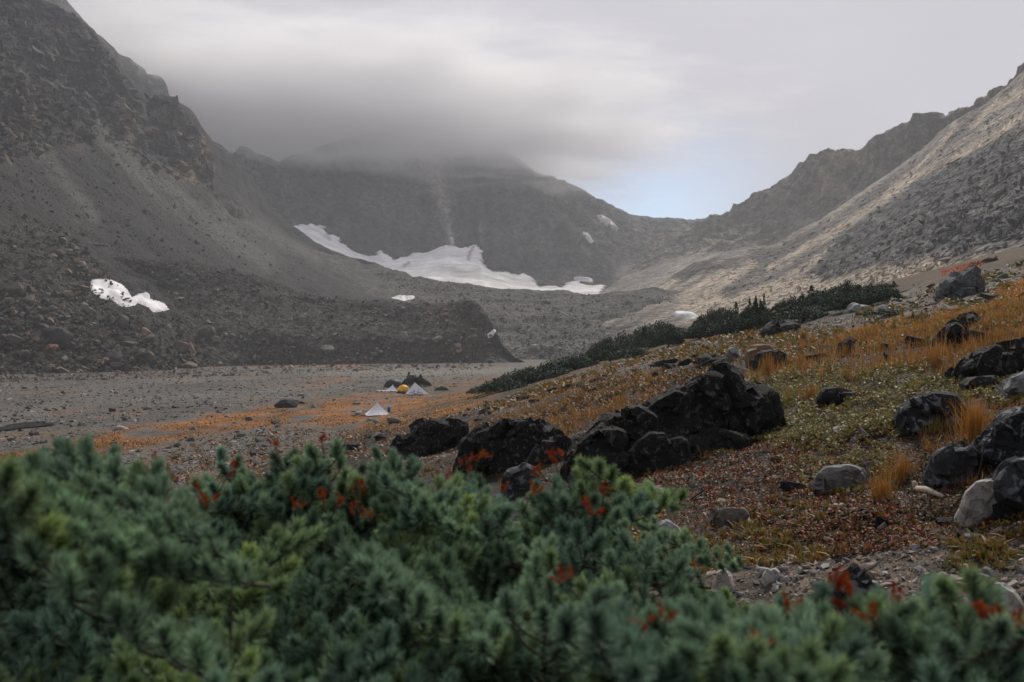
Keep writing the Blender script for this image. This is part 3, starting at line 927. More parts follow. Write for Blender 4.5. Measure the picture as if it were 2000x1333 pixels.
ORANGE = [(0, 935), (0, 888), (120, 862), (250, 838), (400, 812), (520, 793), (640, 778), (740, 768), (850, 772), (950, 748), (1000, 752), (940, 790), (880, 815), (800, 835), (700, 842), (560, 830), (400, 850), (250, 880), (120, 915)]
om = sstep(-14, 18, poly_sd(px, py + n1 * 8, ORANGE))
streak = np.clip(.5 + 1.4 * fbm(Gg * np.array([1 / 3.5, 1 / 9., 0]), 4, 213), 0, 1)
orc = lerp3(np.array([0.055, 0.030, 0.012]), np.array([0.31, 0.115, 0.014]), np.clip(.55 + n1 * 1.6 + n2 * .5, 0, 1))
colG = lerp3(colG, orc, om * sstep(.12, .45, streak))
# rougher orange and moss below the strip, gravel between
om2 = sstep(-10, 20, poly_sd(px, py + n1 * 8, [(-50, 940), (130, 915), (400, 850), (600, 830), (760, 842), (800, 900), (700, 1000), (0, 1100)])) * (1 - om)
colG = lerp3(colG, np.array([0.17, 0.078, 0.03]), om2 * sstep(.5, .8, streak) * .85)
fl2 = sstep(.62, .85, np.clip(.5 + 1.4 * fbm(Gg * np.array([1 / 9., 1 / 22., 0]), 4, 214), 0, 1)) * (1 - onslope) * (1 - om)
colG = lerp3(colG, np.array([0.155, 0.095, 0.055]), fl2 * .6)
for (x, y, rx, ry, am) in [(480, 706, 24, 8, 1), (590, 712, 60, 4, .7), (670, 715, 30, 5, .6), (640, 742, 60, 4, .5)]:
    g = np.exp(-(((px - x) / rx)**2 + ((py - y + n1 * 4) / ry)**2)) * am
    colG = lerp3(colG, np.array([0.22, 0.10, 0.035]), np.clip(g * 1.2, 0, .9))
tanb = np.exp(-(((px - 820) / 220)**2 + ((py - 726) / 8)**2))
colG = lerp3(colG, np.array([0.17, 0.16, 0.135]), np.clip(tanb, 0, .7) * (1 - onslope))
# hillside zones
GRAVEL = [[(1180, 1110), (1300, 1085), (1480, 1080), (1660, 1050), (1800, 1040), (2050, 1010), (2300, 1000), (2300, 1500), (1180, 1500)], [(760, 905), (850, 868), (920, 830), (905, 870), (830, 915), (800, 940)]]
SLAB = [(930, 800), (1180, 715), (1300, 690), (1420, 655), (1560, 640), (1700, 610), (1780, 560), (1900, 535), (2100, 500), (2100, 600), (1900, 610), (1800, 640), (1650, 640), (1540, 650), (1400, 685), (1250, 725), (1100, 765), (980, 810)]
GREEN = [(1380, 760), (1500, 700), (1700, 690), (2050, 640), (2050, 760), (1850, 770), (1700, 860), (1500, 830)]
YGR = [(1640, 650), (1760, 620), (1900, 600), (2050, 570), (2050, 625), (1900, 640), (1800, 660), (1640, 672)]
for pl in GRAVEL:
    gm = sstep(-12, 18, poly_sd(px + n1 * 20, py + n2 * 14, pl))
    colG = lerp3(colG, lerp3(np.array([0.055, 0.042, 0.032]), np.array([0.15, 0.115, 0.082]), np.clip(.5 + n2, 0, 1)), gm * onslope)
gm = sstep(-12, 12, poly_sd(px + n1 * 20, py + n2 * 6, SLAB))
colG = lerp3(colG, lerp3(np.array([0.05, 0.040, 0.028]), np.array([0.15, 0.135, 0.115]), np.clip(.5 + 1.5 * fbm(Gg * np.array([.5, 1.2, .5]), 4, 216), 0, 1)), gm * onslope)
gm = sstep(-12, 12, poly_sd(px + n1 * 20, py + n2 * 8, GREEN))
colG = lerp3(colG, np.array([0.030, 0.030, 0.012]), gm * onslope * .8)
gm = sstep(-6, 6, poly_sd(px + n1 * 12, py + n2 * 4, YGR))
colG = lerp3(colG, np.array([0.20, 0.10, 0.018]), gm * onslope * .9)
far_s = sstep(45, 80, Y) * onslope * (1 - gm)
colG = lerp3(colG, lerp3(np.array([0.055, 0.045, 0.018]), np.array([0.14, 0.065, 0.018]), np.clip(.5 + n1 * 1.3, 0, 1)), far_s * .5)
meg = mesh_np('ground', Gg.reshape(-1, 3), grid_faces(*Gg.shape[:2]), M_GROUND, colG.reshape(-1, 3))
o = link('ground', meg)
o['kind'] = 'structure'

# ------------------------------------------------------------------ stones


def hull_variant(seed, npts=14, bev=0.0, flat=1.0, sub=0, rough=0.0):
    r_ = np.random.default_rng(seed)
    bm = bmesh.new()
    pts = r_.normal(size=(npts, 3))
    pts /= np.linalg.norm(pts, axis=1, keepdims=True)
    pts *= r_.uniform(.75, 1.0, (npts, 1))
    pts[:, 2] *= flat
    for p in pts:
        bm.verts.new(p)
    res = bmesh.ops.convex_hull(bm, input=bm.verts)
    for v in [v for v in bm.verts if not v.link_faces]:
        bm.verts.remove(v)
    if bev:
        bmesh.ops.bevel(bm, geom=list(bm.edges), offset=bev, segments=1, affect='EDGES', profile=.6)
    bmesh.ops.triangulate(bm, faces=list(bm.faces))
    if sub:
        bmesh.ops.subdivide_edges(bm, edges=list(bm.edges), cuts=sub, use_grid_fill=True)
        bmesh.ops.triangulate(bm, faces=list(bm.faces))
    bmesh.ops.recalc_face_normals(bm, faces=list(bm.faces))
    bm.verts.ensure_lookup_table()
    bm.verts.index_update()
    V = np.array([v.co[:] for v in bm.verts])
    F = np.array([[v.index for v in f.verts] for f in bm.faces])
    bm.free()
    if rough:
        n = V / np.linalg.norm(V, axis=1, keepdims=True)
        V = V + n * (fbm(V * 1.7 + seed, 4, seed, .6) * rough)[:, None]
    return V, F


PEB = [hull_variant(300 + k, 9) for k in range(6)]


def rot_rand(n, r_=rng, tilt=math.pi):
    """random rotation matrices"""
    q = r_.normal(size=(n, 4))
    q /= np.linalg.norm(q, axis=1, keepdims=True)
    w, x, y, z = q.T
    return np.stack([np.stack([1 - 2 * (y * y + z * z), 2 * (x * y - z * w), 2 * (x * z + y * w)], -1),
                     np.stack([2 * (x * y + z * w), 1 - 2 * (x * x + z * z), 2 * (y * z - x * w)], -1),
                     np.stack([2 * (x * z - y * w), 2 * (y * z + x * w), 1 - 2 * (x * x + y * y)], -1)], -2)


def scatter(name, variants, pos, size, colr, mat, stretch=(1, .8, .6), rots=None, smooth=False, flatz=None):
    Vs, Fs, Cs = [], [], []
    off = 0
    n = len(pos)
    which = rng.integers(0, len(variants), n)
    st = np.array(stretch)[None] * rng.uniform(.7, 1.3, (n, 3))
    Rm = rot_rand(n) if rots is None else rots
    for k, (V, F) in enumerate(variants):
        ix = np.where(which == k)[0]
        if not len(ix):
            continue
        L = V[None] * st[ix][:, None, :]
        L = np.einsum('nij,nvj->nvi', Rm[ix], L)
        if flatz is not None:
            L[..., 2] *= flatz
        W = L * size[ix][:, None, None] + pos[ix][:, None, :]
        Vs.append(W.reshape(-1, 3))
        Fs.append((F[None] + (np.arange(len(ix)) * len(V))[:, None, None]).reshape(-1, 3) + off)
        Cs.append(np.repeat(colr[ix], len(V), 0))
        off += len(ix) * len(V)
    me = mesh_np(name, np.concatenate(Vs), np.concatenate(Fs), mat, np.concatenate(Cs), smooth)
    return me


def pts_in(poly, n, r_=rng):
    poly = np.array(poly, float)
    lo, hi = poly.min(0), poly.max(0)
    out = np.zeros((0, 2))
    while len(out) < n:
        q = r_.uniform(lo, hi, (n * 2, 2))
        out = np.concatenate([out, q[poly_sd(q[:, 0], q[:, 1], poly) > 0]])
    return out[:n]


def sample_sheet(key, polys, n, vmin=1.05):
    """random points of a lofted sheet whose picture position lies in a polygon"""
    G, N, v = VS[key]
    nv, nu = G.shape[:2]
    P, Nn_ = G.reshape(-1, 3), N.reshape(-1, 3)
    px, py = proj(P)
    ok = np.zeros(len(P), bool)
    for pl in polys:
        ok |= poly_sd(px, py, pl) > 0
    ok &= np.repeat(v > vmin, nu)
    ix = np.where(ok)[0]
    # weight by picture area so that stones are even over the slope
    w = np.abs(np.gradient(px.reshape(nv, nu), axis=1) * np.gradient(py.reshape(nv, nu), axis=0)).reshape(-1)[ix] + 1e-4
    c = rng.choice(ix, n, p=w / w.sum())
    LASTC[0] = VSC[key].reshape(-1, 3)[c]
    j = G.reshape(-1, 3)[c] + rng.normal(0, .6, (n, 3)) * np.array([1, .3, .0])
    return j, Nn_[c]


def stone_cols(n, pal, jit=.25):
    pal = np.array(pal)
    c = pal[rng.integers(0, len(pal), n)]
    return np.clip(c * rng.uniform(1 - jit, 1 + jit, (n, 1)), 0, 1)


GREYS = [(.10, .098, .09), (.16, .155, .14), (.22, .21, .19), (.075, .07, .066), (.13, .12, .105)]
BROWNS = [(.13, .095, .07), (.18, .12, .08), (.085, .07, .06), (.20, .17, .135), (.06, .052, .048), (.15, .125, .1)]


def near_cols(pal, mixp=.35, lo=.55, hi=1.9, pm=1.0):
    """stones mostly take the colour of the slope they lie on"""
    c = LASTC[0]
    n = len(c)
    out = c * rng.uniform(lo, hi, (n, 1))
    k = rng.random(n) < mixp
    out[k] = (stone_cols(n, pal) * pm)[k]
    return np.clip(out, 0, .8)


def add_stuff(name, me, label, cat):
    o = link(name, me)
    tag(o, label, cat, None, 'stuff')
    return o


# small rubble on the slopes and moraines
TALUS = [(-60, 470), (60, 420), (150, 470), (200, 520), (260, 600), (400, 640), (420, 735), (-60, 745)]
p, nn = sample_sheet('left', [TALUS], 5200)
s = rng.pareto(2.6, len(p)) * .45 + .35
me = scatter('talus_rubble', PEB, p, np.clip(s, 0, 1.6), near_cols(BROWNS + GREYS, .5, pm=.75), M_RUBBLE)
add_stuff('talus_rubble', me, 'brown and grey stones strewn over the dark mountain talus', 'rubble')
p, nn = sample_sheet('left', [[(-60, 200), (200, 280), (420, 400), (640, 530), (560, 560), (300, 520), (150, 460), (-60, 420)]], 2600)
s = rng.pareto(3., len(p)) * .4 + .3
me = scatter('scree_rubble', PEB, p, np.clip(s, 0, 1.5), near_cols(GREYS, .15, pm=.8), M_RUBBLE)
add_stuff('scree_rubble', me, 'grey stones scattered down the dark scree slope', 'rubble')
p, nn = sample_sheet('moraine', [[(200, 500), (500, 530), (930, 590), (980, 715), (380, 730), (60, 745), (60, 540)]], 9000)
s = rng.pareto(2.6, len(p)) * .32 + .22
me = scatter('moraine_rubble', PEB, p, np.clip(s, 0, 1.3), near_cols(GREYS + BROWNS[:4] + [(.33, .32, .29), (.28, .25, .21)], .3), M_RUBBLE)
add_stuff('moraine_rubble', me, 'loose stones covering the face of the dark moraine ridge', 'rubble')
p, nn = sample_sheet('far', [[(720, 525), (1000, 575), (1370, 578), (1330, 640), (1250, 705), (960, 712), (800, 600)]], 7000)
s = rng.pareto(2.6, len(p)) * .4 + .3
me = scatter('far_moraine_rubble', PEB, p, np.clip(s, 0, 1.6), near_cols(GREYS + [(.24, .235, .22), (.34, .33, .31)], .3), M_RUBBLE)
add_stuff('far_moraine_rubble', me, 'grey stones covering the hummocky moraine below the glacier', 'rubble')

def slope_rots(n, ang, jit):
    t1, t2, t3 = rng.normal(0, jit, n), ang + rng.normal(0, jit, n), rng.normal(0, jit * 1.5, n)
    z0, o1 = np.zeros(n), np.ones(n)
    Rz = np.stack([np.stack([np.cos(t1), -np.sin(t1), z0], -1), np.stack([np.sin(t1), np.cos(t1), z0], -1), np.stack([z0, z0, o1], -1)], -2)
    Ry = np.stack([np.stack([np.cos(t2), z0, np.sin(t2)], -1), np.stack([z0, o1, z0], -1), np.stack([-np.sin(t2), z0, np.cos(t2)], -1)], -2)
    Rx = np.stack([np.stack([o1, z0, z0], -1), np.stack([z0, np.cos(t3), -np.sin(t3)], -1), np.stack([z0, np.sin(t3), np.cos(t3)], -1)], -2)
    return Rz @ Ry @ Rx


p, nn = sample_sheet('rnear', [[(1592, 540), (1625, 474), (1700, 416), (1790, 350), (1870, 310), (2000, 268), (2060, 260), (2060, 470), (1860, 498), (1700, 520), (1610, 548)]], 6500)
s = rng.pareto(2.2, len(p)) * .25 + .18
me = scatter('crag_blocks', PEB, p, np.clip(s, 0, 1.5), near_cols([(.05, .05, .055), (.09, .09, .088), (.16, .155, .145), (.22, .215, .2), (.03, .03, .034)], .45), M_RUBBLE, stretch=(1.3, .8, .6), rots=slope_rots(len(p), -.42, .5))
add_stuff('crag_blocks', me, 'slanting dark rock ribs of the crag on the tan mountain flank', 'rubble')
p, nn = sample_sheet('rnear', [[(1340, 600), (1450, 510), (1570, 452), (1700, 370), (1870, 245), (2050, 130), (2050, 260), (1870, 305), (1700, 410), (1590, 530), (1700, 515), (2000, 480), (2000, 540), (1500, 630)]], 6500)
s = rng.pareto(2.6, len(p)) * .3 + .22
me = scatter('tan_scree_rubble', PEB, p, np.clip(s, 0, 1.5), near_cols([(.09, .078, .066), (.15, .13, .105), (.06, .055, .05)], .1, .7, 1.4), M_RUBBLE, stretch=(1.5, .8, .5), rots=slope_rots(len(p), -.5, .35))
add_stuff('tan_scree_rubble', me, 'stones strewn down the tan scree of the sunlit mountain flank', 'rubble')
p, nn = sample_sheet('left', [[(-60, -60), (60, -5), (180, 70), (280, 195), (340, 195), (410, 290), (415, 370), (300, 330), (200, 270), (60, 300), (-60, 330)]], 4200)
s = rng.pareto(2.2, len(p)) * .7 + .5
me = scatter('cliff_blocks', PEB, p, np.clip(s, 0, 3.2), near_cols([(.035, .037, .04), (.055, .057, .06), (.09, .092, .09), (.13, .10, .075)], .3), M_RUBBLE, stretch=(1.5, .9, .8), rots=slope_rots(len(p), .45, .4))
add_stuff('cliff_blocks', me, 'broken blocks jutting from the dark cliffs of the shaded mountain', 'rubble')
q = pts_in([(380, 712), (640, 706), (960, 704), (960, 722), (640, 728), (380, 738), (0, 748), (0, 735)], 2600)
p, d = ground_hit(q[:, 0], q[:, 1], 60)
ok = ~np.isnan(d)
s = rng.pareto(2.4, ok.sum()) * .3 + .2
me = scatter('moraine_foot_rubble', PEB, p[ok], np.clip(s, 0, 1.1), stone_cols(ok.sum(), GREYS + BROWNS[:3]), M_RUBBLE)
add_stuff('moraine_foot_rubble', me, 'loose blocks spilling from the moraine onto the valley floor', 'rubble')
q = pts_in([(330, 880), (560, 835), (760, 845), (930, 795), (800, 880), (700, 930), (330, 980)], 6500)
p, d = ground_hit(q[:, 0], q[:, 1], 8)
ok = ~np.isnan(d)
s = (rng.pareto(2.4, ok.sum()) * .04 + .03) * np.clip(d[ok] / 40, .5, 2)
me = scatter('slope_foot_gravel', PEB, p[ok], np.clip(s, 0, .35), stone_cols(ok.sum(), GREYS + [(.26, .255, .24), (.05, .045, .042), (.16, .1, .06)]), M_RUBBLE, flatz=.6)
add_stuff('slope_foot_gravel', me, 'grey gravel between the orange moss strip and the fir thicket', 'gravel')

# countable boulders of talus and moraine
BIG = [hull_variant(400 + k, 16, bev=.06, rough=.0) for k in range(7)]
BIG_ME = []
for k, (V, F) in enumerate(BIG):
    BIG_ME.append(mesh_np('boulder', V, F, M_ROCK, None, False))


def put_boulder(me, p, size, colr, label, group, mat=None, stretch=(1, .8, .65), name='boulder', rot=None):
    o = link(name, me, None, p, rot or (random.uniform(-.5, .5), random.uniform(-.5, .5), random.uniform(0, 6.28)),
             tuple(size * s_ * random.uniform(.8, 1.2) for s_ in stretch))
    o.color = (*colr, 1)
    return tag(o, label, 'boulder', group)


def boulder_field(key, poly, n, smin, smax, pal, label, group, sink=.15):
    p, nn = sample_sheet(key, [poly], n)
    ss = smin * (smax / smin)**(rng.uniform(0, 1, n)**2.2)
    cc = stone_cols(n, pal)
    for q, s_, c_ in zip(p, ss, cc):
        put_boulder(random.choice(BIG_ME), (q[0], q[1], q[2] + s_ * (.35 - sink)), s_, c_, label, group)


boulder_field('left', [(0, 560), (170, 560), (190, 640), (0, 650)], 70, .8, 2.6, BROWNS + GREYS, 'grey brown boulder in the talus beside the stone-flecked snow patch', 'talus boulders by the snow patch')
boulder_field('left', [(60, 450), (150, 470), (210, 545), (120, 555)], 40, .8, 2.2, BROWNS + GREYS, 'grey boulder in the rockfall track above the stone-flecked snow patch', 'talus boulders above the snow patch')
boulder_field('left', [(0, 650), (230, 640), (400, 650), (400, 725), (0, 735)], 90, 1.0, 3.4, BROWNS + [(.05, .045, .042)], 'rusty brown boulder in the dark rock heap edging the valley floor', 'rusty boulders at the talus foot')
boulder_field('moraine', [(400, 650), (960, 660), (960, 708), (420, 715)], 60, .7, 2.0, GREYS + [(.24, .22, .19)], 'grey boulder along the foot of the dark moraine ridge', 'boulders at the moraine foot')
boulder_field('moraine', [(850, 600), (950, 610), (975, 690), (880, 700)], 26, .8, 2.0, [(.24, .14, .09), (.2, .13, .09), (.16, .12, .09)], 'orange brown boulder on the rusty end of the moraine ridge', 'rusty moraine boulders')


def sheet_at(key, x, y, vmin=1.02):
    G, N, v = VS[key]
    px, py = proj(G)
    dd = np.hypot(px - x, py - y) + np.where(v > vmin, 0, 1e6)[:, None]
    return G.reshape(-1, 3)[dd.argmin()]


HB = [hull_variant(450 + k, 20, bev=.05, sub=3, rough=.10) for k in range(5)]
HB_ME = [mesh_np('boulder', V, F, M_ROCK, None, True) for V, F in HB]
for m_ in HB_ME:
    m_.polygons.foreach_set('use_smooth', np.zeros(len(m_.polygons), bool))
for key, x, y, w, st, c, lb in [
        ('left', 112, 668, 4.9, (1.1, .9, .75), (.038, .036, .038), 'big blackish boulder lying in the rusty rock heap'),
        ('left', 240, 635, 2.6, (.9, .8, 1.0), (.10, .085, .075), 'upright brown block standing above the rusty rock heap'),
        ('left', 102, 684, 2.4, (1.1, .8, .7), (.20, .10, .065), 'orange brown boulder leaning against the big blackish boulder'),
        ('left', 375, 690, 2.4, (.7, .7, 1.3), (.17, .12, .095), 'tall rust coloured rock at the end of the rusty rock heap'),
        ('left', 28, 570, 3.2, (1.2, .8, .7), (.11, .10, .085), 'broad grey boulder high in the talus beside the scree shadow'),
        ('moraine', 405, 650, 3.2, (1, .8, .7), (.10, .08, .07), 'lone brown boulder at the moraine foot past the rusty heap'),
        ('left', 183, 535, 2.6, (1.2, .8, .6), (.17, .13, .10), 'tan capped boulder just above the stone-flecked snow patch'),
        ('left', 190, 480, 2.6, (1.4, .7, .35), (.20, .185, .16), 'pale flat slab lying on the dark scree'),
        ('moraine', 786, 662, 2.6, (.9, .8, 1.0), (.21, .20, .175), 'upright pale block on the moraine face'),
        ('moraine', 640, 684, 2.8, (1, .8, .8), (.23, .22, .20), 'whitish boulder at the foot of the moraine face'),
        ('moraine', 856, 666, 2.6, (1.2, .8, .6), (.15, .14, .12), 'broad grey boulder on the moraine face'),
        ('far', 1044, 682, 2.6, (1, .8, .7), (.25, .24, .22), 'pale boulder low on the hummocky moraine'),
        ('far', 1070, 590, 3.0, (.9, .8, .8), (.14, .135, .125), 'grey boulder near the crest of the hummocky moraine')]:
    q = sheet_at(key, x, y)
    put_boulder(random.choice(HB_ME), (q[0], q[1] - w * .2, q[2] + w * .1), w, c, lb, None, stretch=st, rot=(random.uniform(-.25, .25), random.uniform(-.25, .25), random.uniform(0, 6)))

# ------------------------------------------------------------------ valley floor gravel and stones
FLOORP = [(-40, 740), (400, 720), (900, 715), (960, 740), (760, 790), (600, 830), (700, 900), (0, 1000), (-40, 940)]
q = pts_in(FLOORP, 19500)
p, d = ground_hit(q[:, 0], q[:, 1], 20)
ok = ~np.isnan(d) & ((poly_sd(q[:, 0], q[:, 1], ORANGE) < -3) | (rng.random(len(q)) < .12))
p, d = p[ok], d[ok]
s = (rng.pareto(2.4, len(p)) * .11 + .07) * np.clip(d / 100, .45, 2.0)
me = scatter('floor_gravel', PEB, p, np.clip(s, 0, .42), stone_cols(len(p), [(.30, .295, .275), (.19, .185, .175), (.10, .097, .09), (.04, .038, .037), (.18, .155, .125), (.07, .063, .06), (.12, .09, .065)]), M_RUBBLE, flatz=.6)
add_stuff('floor_gravel', me, 'grey gravel and stones covering the flat valley floor', 'gravel')
n = 70
q = pts_in([(0, 745), (700, 720), (940, 720), (740, 760), (740, 840), (600, 850), (0, 930)], n)
p, d = ground_hit(q[:, 0], q[:, 1], 20)
for a_, dd in zip(p, d):
    if not np.isnan(dd):
        s_ = random.uniform(.25, .7)
        put_boulder(random.choice(BIG_ME), (a_[0], a_[1], a_[2] + s_ * .15), s_, stone_cols(1, GREYS + [(.25, .245, .22)])[0], 'grey stone sitting on the gravel of the valley floor', 'stones on the valley floor', name='stone')
for x, y, s_, c, lb in [(562, 797, 1.3, (.045, .045, .05), 'dark boulder on the orange moss between gravel and tent'), (770, 827, .6, (.12, .125, .105), 'mossy grey boulder in front of the lone white tent'), (697, 790, .55, (.17, .18, .19), 'bluish stone on the moss behind the lone white tent'),
                        (500, 893, .5, (.03, .03, .033), 'black rock poking up behind the fir thicket'), (372, 860, .5, (.09, .09, .09), 'grey rock on the rusty gravel above the fir thicket')]:
    p, d = ground_hit(np.array([x]), np.array([y]), 12)
    put_boulder(random.choice(HB_ME), (p[0, 0], p[0, 1], p[0, 2] + s_ * .2), s_, c, lb, None, stretch=(1.1, .8, .6), rot=(0, .1, random.uniform(0, 6)))

# puddle
p, d = ground_hit(np.array([38.0]), np.array([836.0]), 20)
mw, nt, bs = new_mat('puddle_water')
bs.inputs['Base Color'].default_value = (.02, .025, .03, 1)
bs.inputs['Roughness'].default_value = .12
th = np.linspace(0, 2 * math.pi, 28, endpoint=False)
rr = 1 + .25 * np.sin(3 * th + 1) + .15 * np.sin(5 * th)
V = np.stack([p[0, 0] + rr * np.cos(th) * 1.6, p[0, 1] + rr * np.sin(th) * 5, 0 * th + p[0, 2] + .10], -1)
V = np.concatenate([V, [[p[0, 0], p[0, 1], p[0, 2] + .10]]])
F = np.array([[k, (k + 1) % 28, 28] for k in range(28)])
o = link('puddle', mesh_np('puddle', V, F, mw))
o['kind'] = 'structure'

# ------------------------------------------------------------------ rocks of the near hillside


def blocky(points, maxedge, amp, sc_, seed, crease=True):
    """angular rock from one or more hulls of points, subdivided and roughened -> V, F"""
    allV, allF, off = [], [], 0
    for pts in points:
        bm = bmesh.new()
        for q in pts:
            bm.verts.new(q)
        bmesh.ops.convex_hull(bm, input=bm.verts)
        for v in [v for v in bm.verts if not v.link_faces]:
            bm.verts.remove(v)
        bmesh.ops.triangulate(bm, faces=list(bm.faces))
        for _ in range(7):
            ed = [e for e in bm.edges if e.calc_length() > maxedge]
            if not ed:
                break
            bmesh.ops.subdivide_edges(bm, edges=ed, cuts=1)
            bmesh.ops.triangulate(bm, faces=list(bm.faces))
        bmesh.ops.smooth_vert(bm, verts=bm.verts, factor=.2, use_axis_x=True, use_axis_y=True, use_axis_z=True)
        bmesh.ops.recalc_face_normals(bm, faces=list(bm.faces))
        bm.verts.index_update()
        V = np.array([v.co[:] for v in bm.verts])
        N = np.array([v.normal[:] for v in bm.verts])
        F = np.array([[v.index for v in f.verts] for f in bm.faces])
        bm.free()
        rd = ridged(V * np.array([1, 1, 2.2]) / sc_, 5, seed, .5) * amp * .6 + ridged(V * np.array([1, 1, 2.]) / (sc_ * .3), 3, seed + 3) * amp * .25
        # stepped joints
        rs = np.random.default_rng(seed)
        ns = int(np.clip(len(V) / 60, 10, 90))
        seeds = V[rs.choice(len(V), ns, replace=False)]
        wv = V + np.stack([fbm(V / (sc_ * .5), 2, seed + 21), fbm(V / (sc_ * .5), 2, seed + 22), fbm(V / (sc_ * .5), 2, seed + 23)], -1) * sc_ * .15
        own = ((wv[:, None] - seeds[None])**2).sum(-1).argmin(1)
        tiltv = rs.normal(0, .28 * min(1.2, amp / sc_ / .15), (ns, 3))
        stp = ((V - seeds[own]) * tiltv[own]).sum(-1) + rs.normal(0, amp * .9, ns)[own]
        V = V + N * (rd * .7 + np.clip(stp, -amp * 2.2, amp * 1.2))[:, None]
        allV.append(V)
        allF.append(F + off)
        off += len(V)
    return np.concatenate(allV), np.concatenate(allF)


def pix_pts(outline, d, depth, sink=.12, grow=1.0):
    o_ = np.array(outline, float)
    c = o_.mean(0)
    A = P3(o_[:, 0], o_[:, 1], np.full(len(o_), d))
    A[:, 1] += 0
    o_ = c + (o_ - c) * grow
    A = P3(o_[:, 0], o_[:, 1], np.full(len(o_), d))
    inn = c + (o_ - c) * .92
    B = P3(inn[:, 0], inn[:, 1], np.full(len(o_), d - depth * .42))
    bk = c + (o_ - c) * .9
    Cb = P3(bk[:, 0], bk[:, 1], np.full(len(o_), d + depth * .58))
    low = A[o_[:, 1] > c[1]] - np.array([0, 0, sink])
    low2 = low + np.array([0, depth * .5, 0])
    low3 = low - np.array([0, depth * .35, 0]) * .6
    return np.concatenate([A, B, Cb, low, low2, low3])


def near_d(x, y):
    p, d = ground_hit(np.array([float(x)]), np.array([float(y)]), 1.5)
    return float(d[0])


def hero_rock(name, outlines, base, depth, mat, colr, label, maxpx=9, amp=.035, seed=1, cat='boulder', group=None, sink=.15):
    d = near_d(*base)
    pts = [pix_pts(ol, d + dd, dp, sink, 1.08 if len(outlines) > 2 else .97) for ol, dd, dp in [(o_ if len(o_) == 3 and not isinstance(o_[0], tuple) else (o_, 0, depth)) for o_ in outlines]]
    mp = d / FPX
    V, F = blocky(pts, maxpx * mp, amp * d / 10, 45 * mp, seed)
    c = np.array([V[:, 0].mean(), V[:, 1].mean(), V[:, 2].min()])
    o = link(name, mesh_np(name, V - c, F, mat, None, False), None, c)
    o.color = (*colr, 1)
    return tag(o, label, cat, group)


BLK = (.017, .016, .016)
hero_rock('outcrop', [([(1110, 905), (1128, 866), (1175, 838), (1215, 850), (1200, 905), (1150, 945)], -.3, .8), ([(1168, 842), (1190, 814), (1245, 800), (1282, 815), (1270, 870), (1200, 890)], 0, .9),
                      ([(1200, 905), (1270, 852), (1330, 856), (1350, 905), (1280, 938), (1220, 945)], -.35, .8), ([(1256, 818), (1268, 795), (1320, 764), (1352, 770), (1362, 835), (1300, 862)], .25, .9),
                      ([(1335, 788), (1350, 756), (1388, 735), (1414, 746), (1420, 800), (1390, 852), (1350, 842)], .35, .9), ([(1390, 748), (1397, 720), (1414, 713), (1440, 736), (1456, 800), (1446, 852), (1410, 852)], .55, .9),
                      ([(1440, 852), (1442, 768), (1470, 754), (1510, 772), (1518, 802), (1495, 832)], .5, .9), ([(1340, 862), (1400, 842), (1456, 862), (1440, 888), (1380, 918), (1345, 908)], -.1, .8),
                      ([(1120, 935), (1160, 905), (1200, 915), (1205, 955), (1150, 965)], -.6, .5)],
          (1290, 915), 1.4, M_DARK, BLK, 'large black lichen-spotted outcrop with a peaked top rising from the grass', seed=11, amp=.035, cat='outcrop')
hero_rock('outcrop', [([(898, 908), (905, 870), (930, 840), (965, 836), (978, 882), (930, 928)], 0, .9), ([(948, 852), (985, 825), (1030, 825), (1046, 862), (1010, 912), (960, 922)], .1, 1.0), ([(1022, 852), (1055, 829), (1092, 848), (1100, 874), (1060, 906)], .3, .9),
                      ([(1035, 908), (1060, 870), (1100, 860), (1130, 882), (1120, 932), (1060, 952)], -.5, .7)],
          (1000, 915), 1.4, M_DARK, BLK, 'rounded black lichen-spotted outcrop behind the fir tips', seed=12, amp=.035, cat='outcrop')
hero_rock('outcrop', [[(770, 878), (790, 850), (815, 832), (850, 828), (880, 838), (905, 832), (900, 850), (850, 868), (815, 895), (780, 905)]], (830, 885), 1.3, M_DARK, BLK, 'black jagged rock beside the pale gravel tongue', seed=13, amp=.05, cat='outcrop')
hero_rock('boulder', [[(985, 955), (995, 925), (1020, 912), (1045, 920), (1050, 950), (1020, 975)]], (1015, 960), .4, M_WHITEL, (.05, .052, .055), 'grey lichened boulder tucked under the rounded black outcrop', seed=14)
hero_rock('boulder', [[(1758, 835), (1762, 800), (1785, 782), (1830, 772), (1868, 776), (1885, 800), (1880, 835), (1820, 850), (1775, 850)]], (1810, 842), .6, M_WHITEL, (.02, .02, .022), 'rounded black boulder with a white lichen splash beside the tall orange grass', seed=15)
hero_rock('boulder', [[(1880, 990), (1885, 960), (1905, 940), (1935, 934), (1955, 942), (1968, 962), (1980, 980), (1970, 998), (1925, 1004), (1890, 1002)]], (1928, 1003), .32, M_PALE, (.36, .34, .31), 'pale granite boulder among dark roots beside the bare soil', seed=16, amp=.010)
hero_rock('boulder', [[(1828, 925), (1825, 895), (1850, 876), (1885, 875), (1908, 890), (1905, 915), (1870, 932)]], (1865, 928), .45, M_WHITEL, (.045, .048, .05), 'grey mottled boulder above the dark roots', seed=17)
hero_rock('boulder', [[(1930, 880), (1938, 840), (1960, 812), (2000, 800), (2060, 805), (2060, 900), (1980, 900)]], (1985, 895), .9, M_WHITEL, (.022, .024, .027), 'big black boulder behind the mottled boulder and orange grass', seed=18)
hero_rock('boulder', [[(1952, 950), (1962, 910), (1985, 898), (2060, 900), (2060, 975), (1990, 978)]], (1995, 985), .7, M_WHITEL, (.045, .048, .052), 'dark grey boulder right above the pale granite boulder', seed=19)
